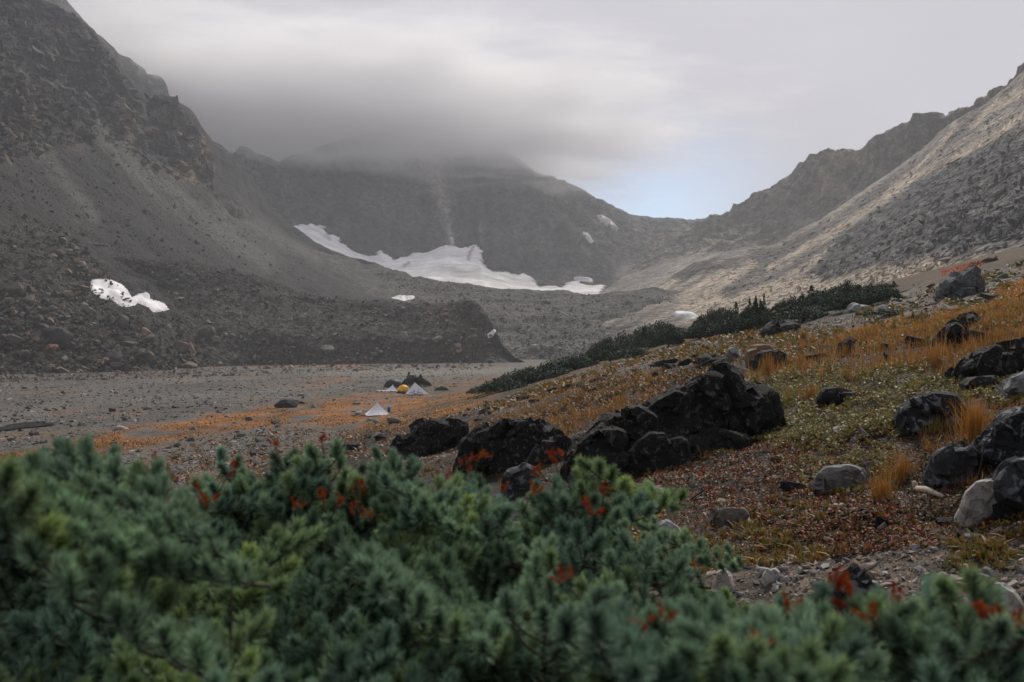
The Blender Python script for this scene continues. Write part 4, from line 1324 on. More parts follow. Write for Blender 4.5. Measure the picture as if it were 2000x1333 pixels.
hero_rock('boulder', [[(1960, 760), (1975, 742), (2010, 728), (2050, 735), (2050, 770), (1990, 780)]], (2000, 775), .7, M_PALE, (.26, .27, .27), 'pale slab on top of the big black boulder bank', seed=20)
hero_rock('boulder', [[(1905, 715), (1915, 695), (1960, 680), (2010, 672), (2080, 670), (2080, 720), (1980, 728), (1930, 728)]], (1985, 727), 1.4, M_DARK, BLK, 'long black wedge of rock behind tall bent grass stalks', seed=21, amp=.05, cat='boulder')
hero_rock('boulder', [[(1882, 1200), (1888, 1160), (1915, 1140), (1955, 1135), (1985, 1155), (2005, 1185), (1985, 1208), (1920, 1215)]], (1945, 1212), .3, M_PALE, (.34, .33, .31), 'pale angular boulder lying in the gravel by the dwarf firs', seed=22, amp=.010)
hero_rock('boulder', [[(1840, 1215), (1850, 1200), (1885, 1198), (1900, 1215), (1875, 1228)]], (1870, 1226), .16, M_PALE, (.30, .30, .29), 'small flat pale stone below the pale angular boulder', seed=23, amp=.02)
hero_rock('boulder', [[(1628, 1148), (1636, 1122), (1652, 1112), (1678, 1118), (1696, 1132), (1692, 1152), (1660, 1160)]], (1665, 1162), .3, M_WHITEL, (.028, .03, .033), 'dark rock with a white face in the pebble patch', seed=24, amp=.03)
hero_rock('boulder', [[(1287, 1062), (1288, 1025), (1302, 1018), (1322, 1030), (1330, 1050), (1315, 1070)]], (1307, 1068), .22, M_PALE, (.33, .34, .34), 'whitish upright stone among yellow-green leaves', seed=25, amp=.02)
hero_rock('boulder', [[(1262, 980), (1266, 956), (1285, 952), (1297, 962), (1294, 982), (1275, 988)]], (1280, 986), .18, M_PALE, (.34, .32, .28), 'squarish pale stone beside a fir tip', seed=26, amp=.02)
hero_rock('boulder', [[(1240, 1010), (1248, 985), (1275, 980), (1290, 995), (1288, 1015), (1260, 1020)]], (1265, 1018), .25, M_DARK, (.06, .055, .05), 'dull brown stone below the squarish pale stone', seed=27, amp=.02)
hero_rock('boulder', [[(1275, 905), (1278, 890), (1300, 892), (1335, 900), (1325, 920), (1300, 928)]], (1303, 926), .3, M_PALE, (.27, .275, .28), 'pale pointed rock at the foot of the peaked black outcrop', seed=28, amp=.02)
hero_rock('boulder', [[(1600, 925), (1610, 916), (1660, 912), (1685, 918), (1690, 928), (1670, 936), (1620, 936)]], (1645, 938), .35, M_PALE, (.20, .20, .195), 'thin pale slab lying over the dark hollow by the red leaves', seed=29, amp=.02)
hero_rock('boulder', [[(1385, 1010), (1392, 997), (1420, 993), (1455, 996), (1462, 1006), (1440, 1018), (1400, 1020)]], (1425, 1018), .3, M_PALE, (.15, .13, .11), 'brown slab half buried in orange finger leaves', seed=30, amp=.02)
hero_rock('boulder', [[(1398, 1138), (1402, 1112), (1415, 1108), (1428, 1125), (1430, 1142), (1412, 1148)]], (1414, 1146), .12, M_PALE, (.37, .34, .30), 'tilted pale stone at the edge of the pebble patch', seed=31, amp=.015)
hero_rock('boulder', [[(1490, 1128), (1498, 1112), (1515, 1110), (1525, 1122), (1515, 1132)]], (1508, 1131), .12, M_PALE, (.46, .44, .42), 'white rounded stone in the pebble patch', seed=32, amp=.012)
hero_rock('boulder', [[(1338, 1185), (1345, 1160), (1375, 1152), (1410, 1158), (1420, 1180), (1380, 1192)]], (1380, 1188), .2, M_PALE, (.09, .085, .08), 'flat dark stone where gravel meets the dwarf firs', seed=33, amp=.015)
hero_rock('boulder', [[(1462, 703), (1460, 688), (1480, 678), (1505, 674), (1512, 684), (1512, 702), (1490, 712)]], (1488, 711), .9, M_PALE, (.20, .14, .09), 'tan topped block of rock on the grassy slope', seed=34, amp=.03)
hero_rock('boulder', [[(1480, 712), (1482, 695), (1505, 690), (1530, 696), (1532, 712), (1505, 720)]], (1506, 719), .8, M_DARK, (.03, .03, .03), 'dark block beside the tan topped rock', seed=35, amp=.03)
hero_rock('boulder', [[(1424, 702), (1426, 684), (1434, 680), (1446, 688), (1454, 702), (1440, 708)]], (1439, 707), .6, M_PALE, (.28, .285, .28), 'pale grey pointed stone beside the tan topped block', seed=36, amp=.02)
hero_rock('boulder', [([(1848, 572), (1855, 552), (1866, 544), (1884, 546), (1888, 572), (1866, 580)], 0, .9), ([(1880, 570), (1887, 542), (1902, 530), (1914, 548), (1918, 564), (1900, 576)], .2, .9)],
          (1880, 580), 1.6, M_WHITEL, (.10, .105, .105), 'cracked grey columnar rock standing on the stony slope', seed=37, amp=.05)
hero_rock('boulder', [[(1843, 662), (1850, 648), (1866, 640), (1878, 648), (1884, 668), (1868, 674)]], (1864, 672), .9, M_DARK, BLK, 'black stump-like rock in dry grass below the yellow strip', seed=38, amp=.04)
hero_rock('boulder', [[(1862, 638), (1880, 625), (1900, 617), (1912, 626), (1905, 638), (1880, 645)]], (1885, 644), 1.2, M_DARK, BLK, 'black knobbly rock at the edge of the yellow grass strip', seed=39, amp=.04)
hero_rock('boulder', [[(1648, 686), (1650, 674), (1660, 668), (1672, 674), (1672, 688), (1660, 692)]], (1660, 691), .6, M_DARK, BLK, 'small round black rock alone in dry grass', seed=40, amp=.04)
hero_rock('boulder', [[(1660, 605), (1668, 598), (1690, 596), (1694, 604), (1680, 610)]], (1677, 609), 1.0, M_PALE, (.30, .30, .28), 'pale flat boulder below the dark fir mats', seed=41, amp=.03)
hero_rock('boulder', [[(1605, 775), (1612, 765), (1640, 762), (1672, 768), (1668, 782), (1630, 788)]], (1638, 787), .6, M_DARK, (.03, .03, .03), 'low dark rock sunk in the green leafy mat', seed=42, amp=.03)
hero_rock('boulder', [[(1880, 752), (1890, 745), (1940, 742), (1975, 748), (1970, 765), (1910, 768)]], (1925, 767), .8, M_DARK, (.025, .024, .024), 'low black ledge at the top of the leafy mat', seed=43, amp=.03)
hero_rock('boulder', [[(1500, 645), (1505, 638), (1530, 634), (1560, 640), (1555, 650), (1520, 652)]], (1530, 651), 1.2, M_DARK, (.035, .033, .033), 'dark rock on the edge of the pale slab strip', seed=44, amp=.04)

# lines of dark rocks and turf edges across the slope
DK_ME = []
for k in range(6):
    V, F = hull_variant(500 + k, 16, bev=.05, sub=2, rough=.22)
    DK_ME.append(mesh_np('rock', V, F, M_DARK, None, False))
for ln_, n, smin, smax, lb, gp in [
        ([(800, 860), (860, 835), (930, 812), (1000, 795), (1080, 770)], 26, .12, .32, 'black lichened rock in the dark bank above the pale gravel tongue', 'black rocks of the lower bank'),
        ([(1010, 790), (1090, 765), (1180, 738), (1280, 722), (1370, 708), (1420, 706)], 34, .15, .42, 'black lichened rock in the ledge line behind the peaked outcrop', 'black rocks of the upper ledge'),
        ([(1130, 778), (1220, 760), (1300, 745), (1350, 728)], 20, .10, .26, 'dark rock half sunk in the reddish turf before the ledge', 'dark rocks in reddish turf'),
        ([(1540, 712), (1640, 700), (1750, 690)], 14, .10, .3, 'dark rock scattered in the tan grass of the slope', 'dark rocks in tan grass'),
        ([(1760, 672), (1850, 678), (1990, 660)], 12, .12, .34, 'black rock between grass tufts under the yellow strip', 'black rocks under the yellow strip'),
        ([(620, 900), (690, 880), (760, 858)], 16, .14, .34, 'black broken rock on the edge above the fir thicket', 'black rocks above the firs'),
        ([(1440, 860), (1560, 850), (1660, 840), (1740, 850)], 14, .05, .14, 'dark stone under the edge of the leafy mat', 'dark stones under the leafy mat'),
        ([(1500, 900), (1600, 990), (1700, 1010), (1820, 1000), (1930, 1050)], 18, .03, .10, 'dark stone among the red leaves and roots', 'dark stones among red leaves'),
        ([(1860, 860), (1920, 920), (1960, 990), (2000, 1010)], 22, .04, .12, 'black stone wedged between the dark boulders and roots', 'black stones between the dark boulders')]:
    L = np.array(ln_, float)
    t = np.sort(rng.uniform(0, len(L) - 1.001, n))
    i = t.astype(int)
    q = L[i] + (L[i + 1] - L[i]) * (t - i)[:, None] + rng.normal(0, 5, (n, 2))
    p, d = ground_hit(q[:, 0], q[:, 1], 3)
    for a_, dd in zip(p, d):
        if np.isnan(dd):
            continue
        s_ = smin + (smax - smin) * random.random()**2
        o = link('rock', random.choice(DK_ME), None, (a_[0], a_[1], a_[2] + s_ * .15), (random.uniform(-.3, .3), random.uniform(-.3, .3), random.uniform(0, 6.28)), (s_ * random.uniform(.9, 1.9), s_ * random.uniform(.7, 1.1), s_ * random.uniform(.55, .95)))
        k_ = random.uniform(.6, 1.5)
        o.color = (.014 * k_, .0135 * k_, .0135 * k_, 1)
        tag(o, lb, 'rock', gp)

# pale stones one can count, then gravel
ST_ME = []
for k in range(8):
    V, F = hull_variant(520 + k, 13, bev=.07)
    ST_ME.append(mesh_np('stone', V, F, M_PALE, None, False))


def stones(poly, n, smin, smax, pal, lb, gp, flat=.6, name='stone'):
    q = pts_in(poly, n)
    p, d = ground_hit(q[:, 0], q[:, 1], 1.6)
    cc = stone_cols(n, pal)
    for a_, dd, c_ in zip(p, d, cc):
        if np.isnan(dd):
            continue
        s_ = smin + (smax - smin) * random.random()**2
        o = link(name, random.choice(ST_ME), None, (a_[0], a_[1], a_[2] + s_ * .2), (random.uniform(-.4, .4), random.uniform(-.4, .4), random.uniform(0, 6.28)), (s_ * random.uniform(.8, 1.4), s_ * random.uniform(.7, 1.), s_ * flat * random.uniform(.7, 1.2)))
        o.color = (*c_, 1)
        tag(o, lb, 'stone', gp)


PALES = [(.32, .30, .275), (.25, .25, .25), (.35, .29, .235), (.17, .16, .15), (.08, .077, .074), (.27, .21, .16)]
SLABC = [(.20, .20, .19), (.13, .127, .117), (.26, .26, .245), (.07, .067, .06), (.15, .12, .09)]
stones([(1300, 1100), (1480, 1095), (1680, 1080), (1780, 1100), (1700, 1180), (1300, 1200)], 120, .018, .05, PALES, 'small pale stone in the pebble patch below the finger leaves', 'stones of the pebble patch')
stones([(1750, 1060), (2000, 1020), (2040, 1330), (1750, 1330)], 100, .02, .06, PALES, 'pale stone in the gravel around the pale angular boulder', 'stones of the corner gravel')
stones([(770, 900), (850, 870), (915, 835), (905, 870), (830, 915), (790, 935)], 60, .03, .09, PALES, 'pinkish pale stone in the gravel tongue between black rocks', 'stones of the gravel tongue')
stones(SLAB, 190, .1, .36, SLABC, 'flat grey slab in the stony strip below the fir mats', 'slabs of the stony strip', flat=.3, name='flat_stone')
stones([(1300, 980), (1500, 960), (1700, 1000), (1640, 1050), (1300, 1080)], 16, .03, .07, PALES, 'pale stone peeping between the red leaves', 'pale stones among red leaves')

GR2 = [[(1180, 1120), (1300, 1095), (1480, 1085), (1660, 1060), (1800, 1045), (2050, 1010), (2050, 1340), (1180, 1340)]]
q = pts_in(GR2[0], 9500)
p, d = ground_hit(q[:, 0], q[:, 1], 1.6)
ok = ~np.isnan(d)
s = rng.pareto(2.2, ok.sum()) * .007 + .006
me = scatter('gravel', PEB, p[ok] + np.array([0, 0, .003]), np.clip(s, 0, .04), stone_cols(ok.sum(), PALES + [(.30, .20, .14), (.09, .085, .08)]), M_RUBBLE, flatz=.75)
add_stuff('gravel', me, 'tan and grey gravel on the bare ground by the dwarf firs', 'gravel')
q = pts_in([(750, 915), (850, 865), (925, 826), (915, 870), (840, 915), (790, 945)], 2500)
p, d = ground_hit(q[:, 0], q[:, 1], 3)
s = rng.pareto(2.4, len(p)) * .014 + .012
me = scatter('gravel', PEB, p, np.clip(s, 0, .08), stone_cols(len(p), PALES + [(.42, .32, .26)]), M_RUBBLE, flatz=.75)
add_stuff('gravel', me, 'pinkish grey gravel tongue between the black rocks', 'gravel')
q = pts_in(SLAB, 7500)
p, d = ground_hit(q[:, 0], q[:, 1], 5)
ok = ~np.isnan(d)
s = (rng.pareto(2.6, ok.sum()) * .05 + .04) * np.clip(d[ok] / 50, .5, 1.5)
me = scatter('slab_rubble', PEB, p[ok], np.clip(s, 0, .3), stone_cols(ok.sum(), SLABC), M_RUBBLE, flatz=.45)
add_stuff('slab_rubble', me, 'broken grey stones of the strip below the fir mats', 'rubble')
HILL = [(700, 905), (930, 790), (1180, 715), (1420, 655), (1700, 610), (1900, 535), (2100, 490), (2100, 1100), (1650, 1080), (1300, 1090), (1200, 1000), (900, 920)]
q = pts_in(HILL, 5000)
p, d = ground_hit(q[:, 0], q[:, 1], 3)
ok = ~np.isnan(d)
s = (rng.pareto(2.6, ok.sum()) * .012 + .01) * np.clip(d[ok] / 10, .6, 5)
me = scatter('small_stones', PEB, p[ok], np.clip(s, 0, .22), stone_cols(ok.sum(), SLABC + [(.05, .048, .046)] * 3), M_RUBBLE, flatz=.6)
add_stuff('small_stones', me, 'small stones scattered through the hillside turf', 'gravel')

# ------------------------------------------------------------------ grass, leaves


def blades(pos, length, width, colb, colt, lean=.5, seed=0):
    """curved blades, 3 pairs of points each -> V,F,C"""
    r_ = np.random.default_rng(seed)
    n = len(pos)
    az = r_.uniform(0, 2 * math.pi, n)
    ln_ = np.abs(r_.normal(0, lean, n))
    dirx = np.stack([np.cos(az), np.sin(az), 0 * az], -1)
    side = np.stack([-np.sin(az + r_.normal(0, .6, n)), np.cos(az), 0 * az], -1)
    V = np.zeros((n, 6, 3))
    for j, (t, wf) in enumerate([(0, 1), (.55, .8), (1, .15)]):
        c = pos + np.array([0, 0, 1.0]) * (length * (t - .22 * ln_ * t * t))[:, None] + dirx * (length * ln_ * (t * .35 + t * t * .5))[:, None]
        V[:, 2 * j] = c - side * (width * wf * .5)[:, None]
        V[:, 2 * j + 1] = c + side * (width * wf * .5)[:, None]
    F = np.array([[0, 1, 3, 2], [2, 3, 5, 4]])
    F = (F[None] + (np.arange(n) * 6)[:, None, None]).reshape(-1, 4)
    C = np.zeros((n, 6, 3))
    C[:, :2] = colb[:, None]
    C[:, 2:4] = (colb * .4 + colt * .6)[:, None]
    C[:, 4:] = colt[:, None]
    return V.reshape(-1, 3), F, C.reshape(-1, 3)


def leaves(pos, size, colr, aspect=.55, upright=.3, seed=0, tipcol=None):
    """pointed leaves of two folded faces"""
    r_ = np.random.default_rng(seed)
    n = len(pos)
    az = r_.uniform(0, 2 * math.pi, n)
    el = np.clip(r_.normal(upright, .35, n), -.3, 1.5)
    a = np.stack([np.cos(az) * np.cos(el), np.sin(az) * np.cos(el), np.sin(el)], -1)
    b = np.stack([-np.sin(az), np.cos(az), r_.normal(0, .35, n)], -1)
    b /= np.linalg.norm(b, axis=1, keepdims=True)
    s = size[:, None]
    V = np.stack([pos, pos + a * s * .5 + b * s * aspect * .5 + np.array([0, 0, .08]) * s, pos + a * s, pos + a * s * .5 - b * s * aspect * .5 + np.array([0, 0, .08]) * s], 1)
    F = (np.array([[0, 1, 2, 3]])[None] + (np.arange(n) * 4)[:, None, None]).reshape(-1, 4)
    C = np.repeat(colr[:, None], 4, 1)
    if tipcol is not None:
        C[:, 2] = tipcol
        C[:, 0] = colr * .8
    return V.reshape(-1, 3), F, C.reshape(-1, 3)


def cat_mesh(name, parts, mat, smooth=False):
    Vs, Fs, Cs, off = [], [], [], 0
    for V, F, C in parts:
        Vs.append(V)
        Fs.append(F + off)
        Cs.append(C)
        off += len(V)
    return mesh_np(name, np.concatenate(Vs), np.concatenate(Fs), mat, np.concatenate(Cs), smooth)


TANS = [(.46, .25, .075), (.38, .18, .045), (.56, .36, .15), (.24, .10, .022), (.44, .17, .025)]
ORNG = [(.46, .20, .035), (.40, .16, .025), (.52, .27, .06)]
# dry grass carpet
parts = []
for pl, n, hh, pal, sd_ in [([(960, 815), (1080, 755), (1200, 735), (1330, 725), (1280, 775), (1180, 815), (1110, 860), (980, 850)], 7000, .20, TANS, 1),
                            ([(1440, 735), (1480, 700), (1620, 690), (1760, 670), (2040, 640), (2040, 735), (1800, 735), (1620, 730), (1480, 760)], 9500, .20, TANS + ORNG[:1], 2),
                            ([(1480, 690), (1700, 640), (2040, 590), (2040, 660), (1700, 680)], 8000, .2, TANS, 3),
                            (YGR, 7000, .2, ORNG + [(.50, .32, .05)], 4),
                            ([(1250, 700), (1480, 650), (1640, 650), (1480, 690), (1350, 720)], 3500, .16, TANS + [(.2, .19, .05)] * 2, 5),
                            ([(1400, 780), (1800, 720), (2000, 740), (1900, 850), (1700, 870)], 1500, .13, TANS + [(.22, .2, .06)] * 3, 6),
                            ([(930, 800), (1180, 725), (1300, 700), (1200, 735), (1000, 800)], 2500, .14, ORNG + TANS, 7)]:
    q = pts_in(pl, n)
    cl_ = fbm(np.stack([q[:, 0] / 26., q[:, 1] / 9., 0 * q[:, 0]], -1), 3, 300 + sd_)
    q = q[cl_ > -.12]
    p, d = ground_hit(q[:, 0], q[:, 1], 3)
    ok = ~np.isnan(d)
    p, d = p[ok], d[ok]
    n_ = len(p)
    ct = stone_cols(n_, pal, .3)
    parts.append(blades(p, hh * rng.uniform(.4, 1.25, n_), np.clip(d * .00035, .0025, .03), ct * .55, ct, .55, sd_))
parts.append((lambda q_: (lambda p_, n_: blades(p_, rng.uniform(.05, .16, n_), np.full(n_, .004), stone_cols(n_, TANS + ORNG + [(.12, .11, .03)] * 3, .3) * .5, stone_cols(n_, TANS + ORNG, .3), .7, 8))(ground_hit(q_[:, 0], q_[:, 1], 2)[0], len(q_)))(pts_in([(1780, 850), (2020, 790), (2020, 1000), (1830, 930)], 1800)))
# wiry stalks
q = pts_in([(1420, 720), (1700, 680), (2040, 640), (2040, 745), (1700, 740), (1480, 770)], 420)
p, d = ground_hit(q[:, 0], q[:, 1], 3)
ct = stone_cols(len(p), TANS + [(.4, .14, .06)], .3)
parts.append(blades(p, rng.uniform(.3, .55, len(p)), np.clip(d * .0004, .003, .01), ct * .7, ct, .3, 9))
add_stuff('dry_grass', cat_mesh('dry_grass', parts, M_LEAF), 'tan and orange dry grass growing across the hillside', 'grass')

# low leafy cover
parts = []
OLIVE = [(.13, .13, .035), (.19, .17, .045), (.09, .10, .03), (.25, .19, .05), (.16, .10, .03), (.23, .21, .09)]
REDS = [(.22, .03, .02), (.13, .022, .02), (.30, .06, .025), (.08, .025, .02), (.20, .09, .03), (.10, .05, .02), (.05, .03, .02), (.30, .16, .04), (.12, .10, .03)]


def cover(pl, n, size, pal, up, seed, bump=.13, thr=-.04, fs=(30., 12.)):
    q = pts_in(pl, n)
    c_ = fbm(np.stack([q[:, 0] / fs[0], q[:, 1] / fs[1], 0 * q[:, 0]], -1), 3, 330 + seed)
    q, c_ = q[c_ > thr], c_[c_ > thr]
    p, d = ground_hit(q[:, 0], q[:, 1], 1.8)
    ok = ~np.isnan(d)
    p, d, c_ = p[ok], d[ok], c_[ok]
    p[:, 2] += np.clip(.4 + c_, 0, 1) * bump * rng.uniform(.3, 1, len(p))
    parts.append(leaves(p, 1.35 * size * rng.uniform(.6, 1.4, len(p)) * np.clip(d / 12, .75, 4), stone_cols(len(p), pal, .35), .6, up, seed))


cover([(1400, 790), (1480, 735), (1620, 720), (1800, 715), (2040, 700), (2040, 800), (1880, 800), (1760, 860), (1620, 890), (1470, 870), (1440, 840)], 38000, .035, OLIVE, .45, 11)
cover([(1280, 900), (1450, 850), (1560, 870), (1650, 950), (1760, 980), (1820, 1060), (1640, 1085), (1480, 1020), (1280, 1000)], 20000, .03, REDS + [(.05, .04, .025)] * 2, .35, 12, .04)
cover([(1480, 860), (1760, 850), (1740, 960), (1560, 950)], 9000, .032, OLIVE + REDS[:1], .45, 13, .05, -.05)
cover([(1220, 1010), (1300, 1000), (1290, 1090), (1210, 1100)], 2200, .028, [(.28, .26, .04), (.20, .22, .05), (.34, .22, .05), (.3, .08, .02)], .5, 14, .05)
cover([(1000, 830), (1180, 745), (1400, 715), (1400, 745), (1200, 790), (1100, 850)], 11000, .035, [(.20, .11, .04), (.14, .05, .03), (.12, .10, .03), (.26, .15, .05), (.06, .05, .03)], .4, 15, .05, -.1)
cover([(1250, 710), (1480, 655), (1700, 640), (2040, 600), (2040, 650), (1700, 690), (1400, 715)], 14000, .04, [(.17, .15, .04), (.12, .12, .035), (.24, .15, .05), (.28, .14, .03), (.08, .07, .03)], .4, 16, .06, -.15)
cover([(930, 800), (1180, 715), (1420, 655), (1560, 640), (1400, 690), (1200, 730), (960, 812)], 9000, .045, [(.20, .12, .03), (.12, .10, .03), (.30, .14, .03), (.10, .09, .03)], .4, 17, .05, .02)
cover([(1640, 620), (1850, 560), (2040, 500), (2040, 600), (1850, 620), (1700, 640)], 9000, .045, [(.13, .12, .035), (.20, .13, .03), (.08, .09, .03)], .4, 18, .08, .12)
cover([(1180, 900), (1300, 930), (1300, 1010), (1180, 1000)], 3000, .03, REDS + OLIVE, .4, 19, .04)
cover([(1780, 860), (2000, 820), (2000, 1010), (1800, 1000)], 7000, .028, [(.07, .05, .03), (.12, .07, .03), (.05, .04, .03), (.16, .06, .03)], .3, 20, .03, 0)
cover([(740, 905), (900, 830), (1000, 800), (1000, 830), (880, 870), (760, 925)], 2500, .035, [(.30, .16, .05), (.22, .12, .05), (.14, .10, .04)], .5, 21, .05, .05)
cover([(330, 880), (560, 835), (760, 845), (930, 795), (800, 880), (700, 930), (330, 980)], 7000, .04, [(.22, .08, .02), (.14, .06, .02), (.28, .14, .03), (.10, .07, .02)], .4, 22, .06, .06)
cover([(1760, 850), (2040, 800), (2040, 1020), (1780, 1010)], 6000, .028, [(.035, .028, .02), (.06, .04, .02), (.10, .06, .025), (.05, .05, .02)], .5, 23, .05, -.1)
LITTER = [(700, 905), (930, 795), (1180, 720), (1420, 660), (1700, 615), (1900, 545), (2060, 505), (2060, 1050), (1660, 1075), (1480, 1095), (1300, 1100), (1200, 1000), (900, 920)]
cover(LITTER, 52000, .024, [(.09, .035, .012), (.22, .08, .012), (.05, .04, .012), (.16, .025, .014), (.26, .14, .025), (.03, .02, .012), (.10, .10, .02), (.32, .12, .018)], .4, 24, .03, -.9)
add_stuff('ground_cover', cat_mesh('ground_cover', parts, M_LEAF), 'low olive, red and ochre leaves matting the hillside', 'ground cover')

# orange dwarf shrub patches further off
parts = []
for pl, n, sz, pal, hh in [([(830, 752), (900, 742), (990, 735), (1000, 742), (930, 752), (880, 762), (840, 764)], 3500, .10, [(.46, .15, .02), (.38, .12, .02), (.5, .2, .03)], .35),
                           ([(1080, 712), (1130, 698), (1155, 690), (1150, 702), (1110, 716)], 1400, .10, [(.42, .09, .02), (.34, .08, .02)], .4),
                           ([(1835, 530), (1870, 522), (1915, 514), (1925, 519), (1880, 532), (1840, 540)], 1800, .10, [(.50, .10, .025), (.42, .08, .02)], .35),
                           ([(940, 742), (1060, 712), (1180, 690), (1170, 684), (1060, 704), (950, 735)], 1800, .10, [(.38, .14, .03), (.25, .12, .03)], .3),
                           ([(1940, 570), (1990, 550), (2040, 545), (2040, 566), (1970, 580)], 1600, .08, [(.44, .22, .03), (.40, .16, .03)], .3)]:
    q = pts_in(pl, n)
    p, d = ground_hit(q[:, 0], q[:, 1], 15)
    ok = ~np.isnan(d)
    p = p[ok]
    p[:, 2] += rng.uniform(0, hh, len(p)) * np.clip(.6 + fbm(p / 2., 2, 340), 0, 1)
    parts.append(leaves(p, sz * rng.uniform(.6, 1.3, len(p)), stone_cols(len(p), pal, .3), .6, .6, 31))
add_stuff('dwarf_shrub_cover', cat_mesh('dwarf_shrub_cover', parts, M_LEAF), 'orange and red autumn dwarf shrubs in low drifts', 'ground cover')

# moss tussocks of the orange strip around the tents
q = pts_in(ORANGE, 17000)
p, d = ground_hit(q[:, 0], q[:, 1], 20)
ok = ~np.isnan(d)
p = p[ok]
w_ = fbm(p * np.array([1 / 3.5, 1 / 9., 0]), 4, 213)
p = p[w_ > -.05]
pc = stone_cols(len(p), [(.34, .15, .02), (.26, .10, .02), (.42, .24, .03), (.13, .07, .02), (.34, .10, .015), (.09, .06, .02)], .35)
me = cat_mesh('moss', [leaves(p, .12 * rng.uniform(.5, 1.5, len(p)), pc, .8, .5, 33)], M_LEAF)
add_stuff('moss', me, 'orange and yellow moss strip beside the tents', 'moss')

# finger leaved clumps: each clump is a plant of its own
FL_ME = []
for k in range(5):
    r_ = np.random.default_rng(600 + k)
    n = 34
    rad = np.sqrt(r_.uniform(0, 1, n)) * .065
    az = r_.uniform(0, 6.28, n)
    pos = np.stack([rad * np.cos(az), rad * np.sin(az), 0 * az], -1)
    pal = np.array([(.10, .11, .03), (.07, .10, .03), (.16, .10, .03), (.26, .11, .025), (.12, .05, .02), (.06, .07, .03)])
    cb = pal[r_.integers(0, 6, n)]
    tip = cb * .5 + np.array([.45, .20, .035]) * .5
    tip[r_.random(n) < .5] = np.array([.15, .16, .05])
    Vb, Fb, Cb = blades(pos, r_.uniform(.028, .055, n), np.full(n, .015), cb, tip, .95, 610 + k)
    FL_ME.append(mesh_np('leaf_clump', Vb, Fb, M_LEAF, Cb))


def clump_field(pl, n, lb, gp, s0=1.0):
    q = pts_in(pl, n)
    p, d = ground_hit(q[:, 0], q[:, 1], 1.8)
    for a_, dd in zip(p, d):
        if not np.isnan(dd):
            s_ = random.uniform(.7, 1.3) * s0
            o = link('leaf_clump', random.choice(FL_ME), None, (a_[0], a_[1], a_[2] - .005), (random.uniform(-.15, .15), random.uniform(-.15, .15), random.uniform(0, 6.28)), (s_, s_, s_))
            tag(o, lb, 'plant', gp)


clump_field([(1300, 1120), (1310, 1060), (1380, 1030), (1470, 1020), (1650, 1040), (1690, 1060), (1560, 1105), (1400, 1110)], 85, 'orange tipped finger-leaved plant in the mat above the pebble patch', 'finger-leaved plants above the pebbles')
clump_field([(1370, 1000), (1490, 980), (1540, 950), (1640, 990), (1600, 1030), (1400, 1035)], 34, 'orange tipped finger-leaved plant around the brown half-buried slab', 'finger-leaved plants around the slab')
clump_field([(1330, 905), (1350, 882), (1420, 878), (1425, 900), (1380, 915)], 14, 'orange tipped finger-leaved plant at the foot of the peaked black outcrop', 'finger-leaved plants by the outcrop')
clump_field([(1830, 1090), (1850, 1050), (1990, 1035), (2010, 1080), (1900, 1105)], 26, 'reddish finger-leaved plant in the mat beside the corner gravel', 'finger-leaved plants by the gravel')
clump_field([(775, 925), (860, 895), (880, 900), (840, 935), (790, 945)], 14, 'yellow finger-leaved plant at the foot of the gravel tongue', 'finger-leaved plants by the gravel tongue', 1.3)

# grass tufts


def tuft_mesh(seed, n, h, spread, pal, lean, w):
    r_ = np.random.default_rng(seed)
    rad = np.abs(r_.normal(0, spread, n))
    az = r_.uniform(0, 6.28, n)
    pos = np.stack([rad * np.cos(az), rad * np.sin(az), 0 * az], -1)
    pal = np.array(pal)
    c = pal[r_.integers(0, len(pal), n)] * r_.uniform(.7, 1.25, (n, 1))
    V, F, C = blades(pos, h * r_.uniform(.45, 1.1, n), np.full(n, w), c * .6, c, lean, seed + 1)
    return mesh_np('grass_tuft', V, F, M_LEAF, C)


for x, y, h, n, sp, pal, lean, w, lb in [
        (1905, 858, .40, 420, .075, ORNG, .42, .004, 'tall bright orange grass tuft beside the white-splashed black boulder'),
        (1760, 925, .26, 260, .07, ORNG + TANS[:1], .5, .003, 'orange grass tuft on the rock edge above the driftwood'),
        (1722, 968, .24, 220, .05, ORNG + TANS[:1], .5, .003, 'orange grass tuft hanging over the red leaves'),
        (1500, 745, .48, 200, .12, TANS, .25, .006, 'tall straw grass tuft behind the peaked black outcrop'),
        (1585, 785, .30, 160, .09, ORNG + TANS, .4, .005, 'orange and straw grass tuft in the green mat'),
        (1545, 790, .34, 90, .10, [(.25, .22, .05), (.35, .25, .06)], .5, .006, 'yellow-green arching grass tuft next to the outcrop'),
        (1830, 850, .16, 160, .08, [(.2, .18, .05), (.3, .2, .06)], .4, .004, 'short olive grass tuft below the white-splashed boulder'),
        (985, 838, .26, 140, .10, TANS + ORNG[:1], .35, .006, 'straw grass tuft behind the rounded black outcrop'),
        (1570, 665, .42, 140, .14, TANS, .3, .012, 'pale straw tuft on the slope above the tan topped block'),
        (1700, 665, .45, 140, .16, TANS, .3, .012, 'pale straw tuft below the yellow grass strip')]:
    p, d = ground_hit(np.array([float(x)]), np.array([float(y)]), 2)
    o = link('grass_tuft', tuft_mesh(int(x + y), n, h, sp, pal, lean, w), None, p[0])
    tag(o, lb, 'grass tuft', 'grass tufts on the hillside')
TF_ME = [tuft_mesh(700 + k, 60, .26, .06, TANS + ORNG[:1], .35, .005) for k in range(4)]
q = np.concatenate([pts_in([(1440, 735), (1620, 700), (2000, 650), (2000, 730), (1650, 745)], 40), pts_in([(980, 830), (1200, 745), (1340, 735), (1150, 830)], 24), pts_in([(1480, 690), (1990, 610), (1990, 650), (1500, 700)], 24)])
p, d = ground_hit(q[:, 0], q[:, 1], 3)
